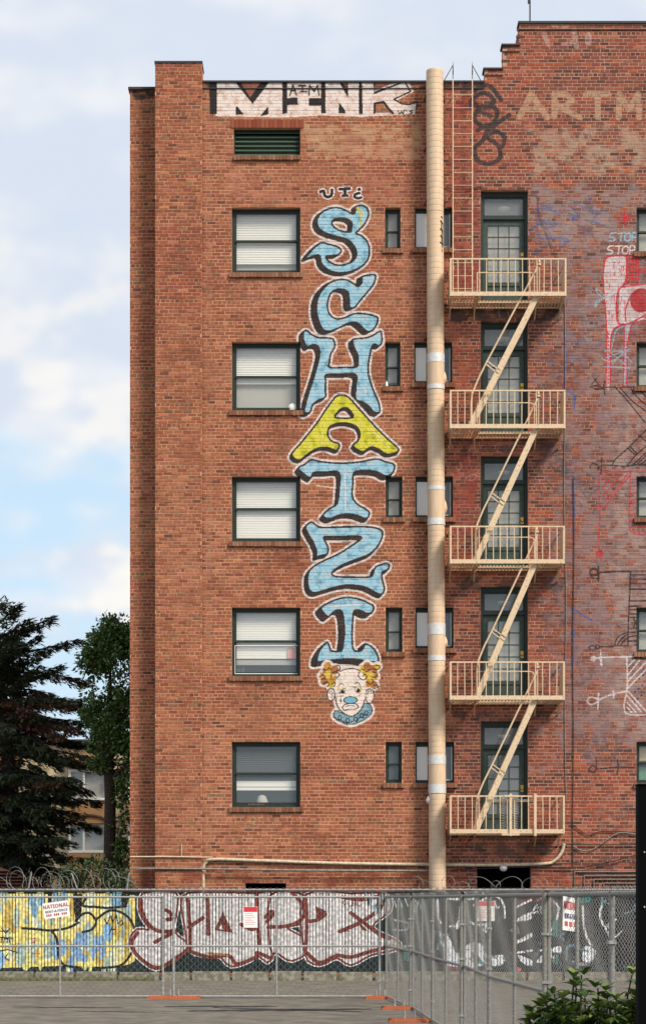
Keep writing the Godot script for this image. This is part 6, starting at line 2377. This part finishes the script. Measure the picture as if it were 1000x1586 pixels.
# ---------------------------------------------------------------- near the lens
func make_foreground() -> void:
	var r := RandomNumberGenerator.new()
	r.seed = 9
	var z := DIST - 9.4
	var post := thing("gate_post", "black square steel post standing beside the leafy bush", "post", Vector3(X(1000, z), 0, z))
	var g := Geo.new()
	g.box(Vector3(X(985.5, z), 0, z - 0.04), Vector3(X(1016, z), Y(1217, z), z + 0.04))
	part("shaft", g, M.black_steel, post)
	g = Geo.new()
	g.box(Vector3(X(984.5, z), Y(1217, z), z - 0.044), Vector3(X(1017, z), Y(1214.5, z), z + 0.044))
	part("cap", g, M.black_steel, post)
	g = Geo.new()
	for py in [1320.0, 1405.0]:
		g.lathe(P(997, py, z + 0.043), [Vector2(0.0, -0.006), Vector2(0.006, 0.0), Vector2(0.0, 0.006)], 8)
	part("bolt", g, M.galvanised, post)
	# bush: rosettes of glossy leaves on short stems
	var zb := DIST - 10.6
	var b := thing("leafy_bush", "glossy green bush with rosettes of oval leaves before the chain-link row", "bush", Vector3(X(905, zb), 0, zb))
	var m := leaf_mat("bush_leaf", Color.WHITE)
	m.roughness = 0.38
	var tops := [[818,1578], [835,1560], [858,1540], [872,1548], [888,1515], [900,1510], [925,1530], [940,1535], [955,1550], [905,1545], [880,1570], [930,1562], [850,1580], [978,1510], [985,1530], [965,1560], [915,1580], [945,1582], [868,1590], [900,1592], [830,1596], [975,1585], [990,1560], [812,1600], [845,1602], [925,1602], [880,1606], [960,1606], [892,1530], [862,1562]]
	var stems := Geo.new()
	var mass := Geo.new()
	var singles := 0
	var shapes := {}
	for i in 240:
		tops.append([r.randf_range(815, 1010), r.randf_range(1542, 1700) + 30.0 * r.randf()])
	var pick := 0
	for e in tops:
		var zz := zb + r.randf_range(-0.28, 0.28)
		var top := P(e[0], e[1], zz)
		var foot := Vector3(lerpf(top.x, X(905, zb), 0.75), 0.0, zb + r.randf_range(-0.1, 0.1))
		stems.tube([foot, foot.lerp(top, 0.6) + rdir(r) * 0.05, top], [0.012, 0.008, 0.004], 5, false)
		var brown := r.randf() < 0.03
		for w in 3:
			var c := top - Vector3(r.randf_range(-0.02, 0.02), 0.04 * w, r.randf_range(-0.02, 0.02))
			var cnt := 6 + w
			for i in cnt:
				var a := TAU * (i + r.randf() * 0.6) / cnt + w
				var lift := lerpf(1.2, 0.1, w / 2.0) + r.randf_range(-0.4, 0.4)
				var d := Vector3(cos(a), lift, sin(a)).normalized()
				var tint := Color(0.045, 0.085, 0.018).lerp(Color(0.19, 0.25, 0.045), r.randf() * r.randf() * (1.3 if w == 0 else 0.9))
				if brown:
					tint = Color(0.20, 0.13, 0.035) * r.randf_range(0.7, 1.2)
				tint.a = 1
				var L := r.randf_range(0.048, 0.082)
				if e[1] < 1600 and singles < 290 and w < 2:
					var one := Geo.new()
					one.tint = tint
					bush_leaf(one, c, d, L)
					part("leaf", one, m, b, c)
					singles += 1
				else:
					mass.tint = tint
					bush_leaf(mass, c, d, L)
	part("stems", stems, M.bark, b)
	part("foliage", mass, m, b).set_meta("kind", "stuff")

func bush_leaf(g: Geo, c: Vector3, d: Vector3, L: float) -> void:
	var s := d.cross(Vector3.UP)
	if s.length() < 0.05:
		s = Vector3.RIGHT
	s = s.normalized()
	var up := s.cross(d).normalized()
	var W := L * 0.24
	var prev := [c, c, c]
	for i in range(1, 5):
		var t := i / 4.0
		var w: float = W * [0.0, 0.75, 1.0, 0.78, 0.06][i]
		var mid := c + d * L * t - up * L * 0.25 * t * t
		var cur := [mid + s * w + up * w * 0.35, mid, mid - s * w + up * w * 0.35]
		g.quad(prev[0], cur[0], cur[1], prev[1], (up - s * 0.3).normalized())
		g.quad(prev[1], cur[1], cur[2], prev[2], (up + s * 0.3).normalized())
		prev = cur

func make_weeds() -> void:
	var r := RandomNumberGenerator.new()
	r.seed = 66
	var g := Geo.new()
	for i in 260:
		var u := r.randf()
		var px := lerpf(-40, 960, u) if r.randf() < 0.15 else r.randf_range(-20, 235)
		var z := FZ + r.randf_range(0.14, 0.34)
		var c := Vector3(X(px, z), 0.0, z)
		for k in 7:
			g.tint = Color(0.07, 0.10, 0.03).lerp(Color(0.22, 0.20, 0.08), r.randf())
			leaf(g, c + Vector3(r.randf_range(-0.05, 0.05), 0, r.randf_range(-0.03, 0.03)), Vector3(r.randf_range(-0.5, 0.5), 1, r.randf_range(-0.4, 0.4)).normalized(), Vector3.BACK, r.randf_range(0.03, 0.11), 0.014)
	var o := part("weeds", g, M.leaves, self)
	o.set_meta("kind", "stuff")
	o.set_meta("label", "weeds and dry grass growing along the foot of the slat fence")
	o.set_meta("category", "weeds")
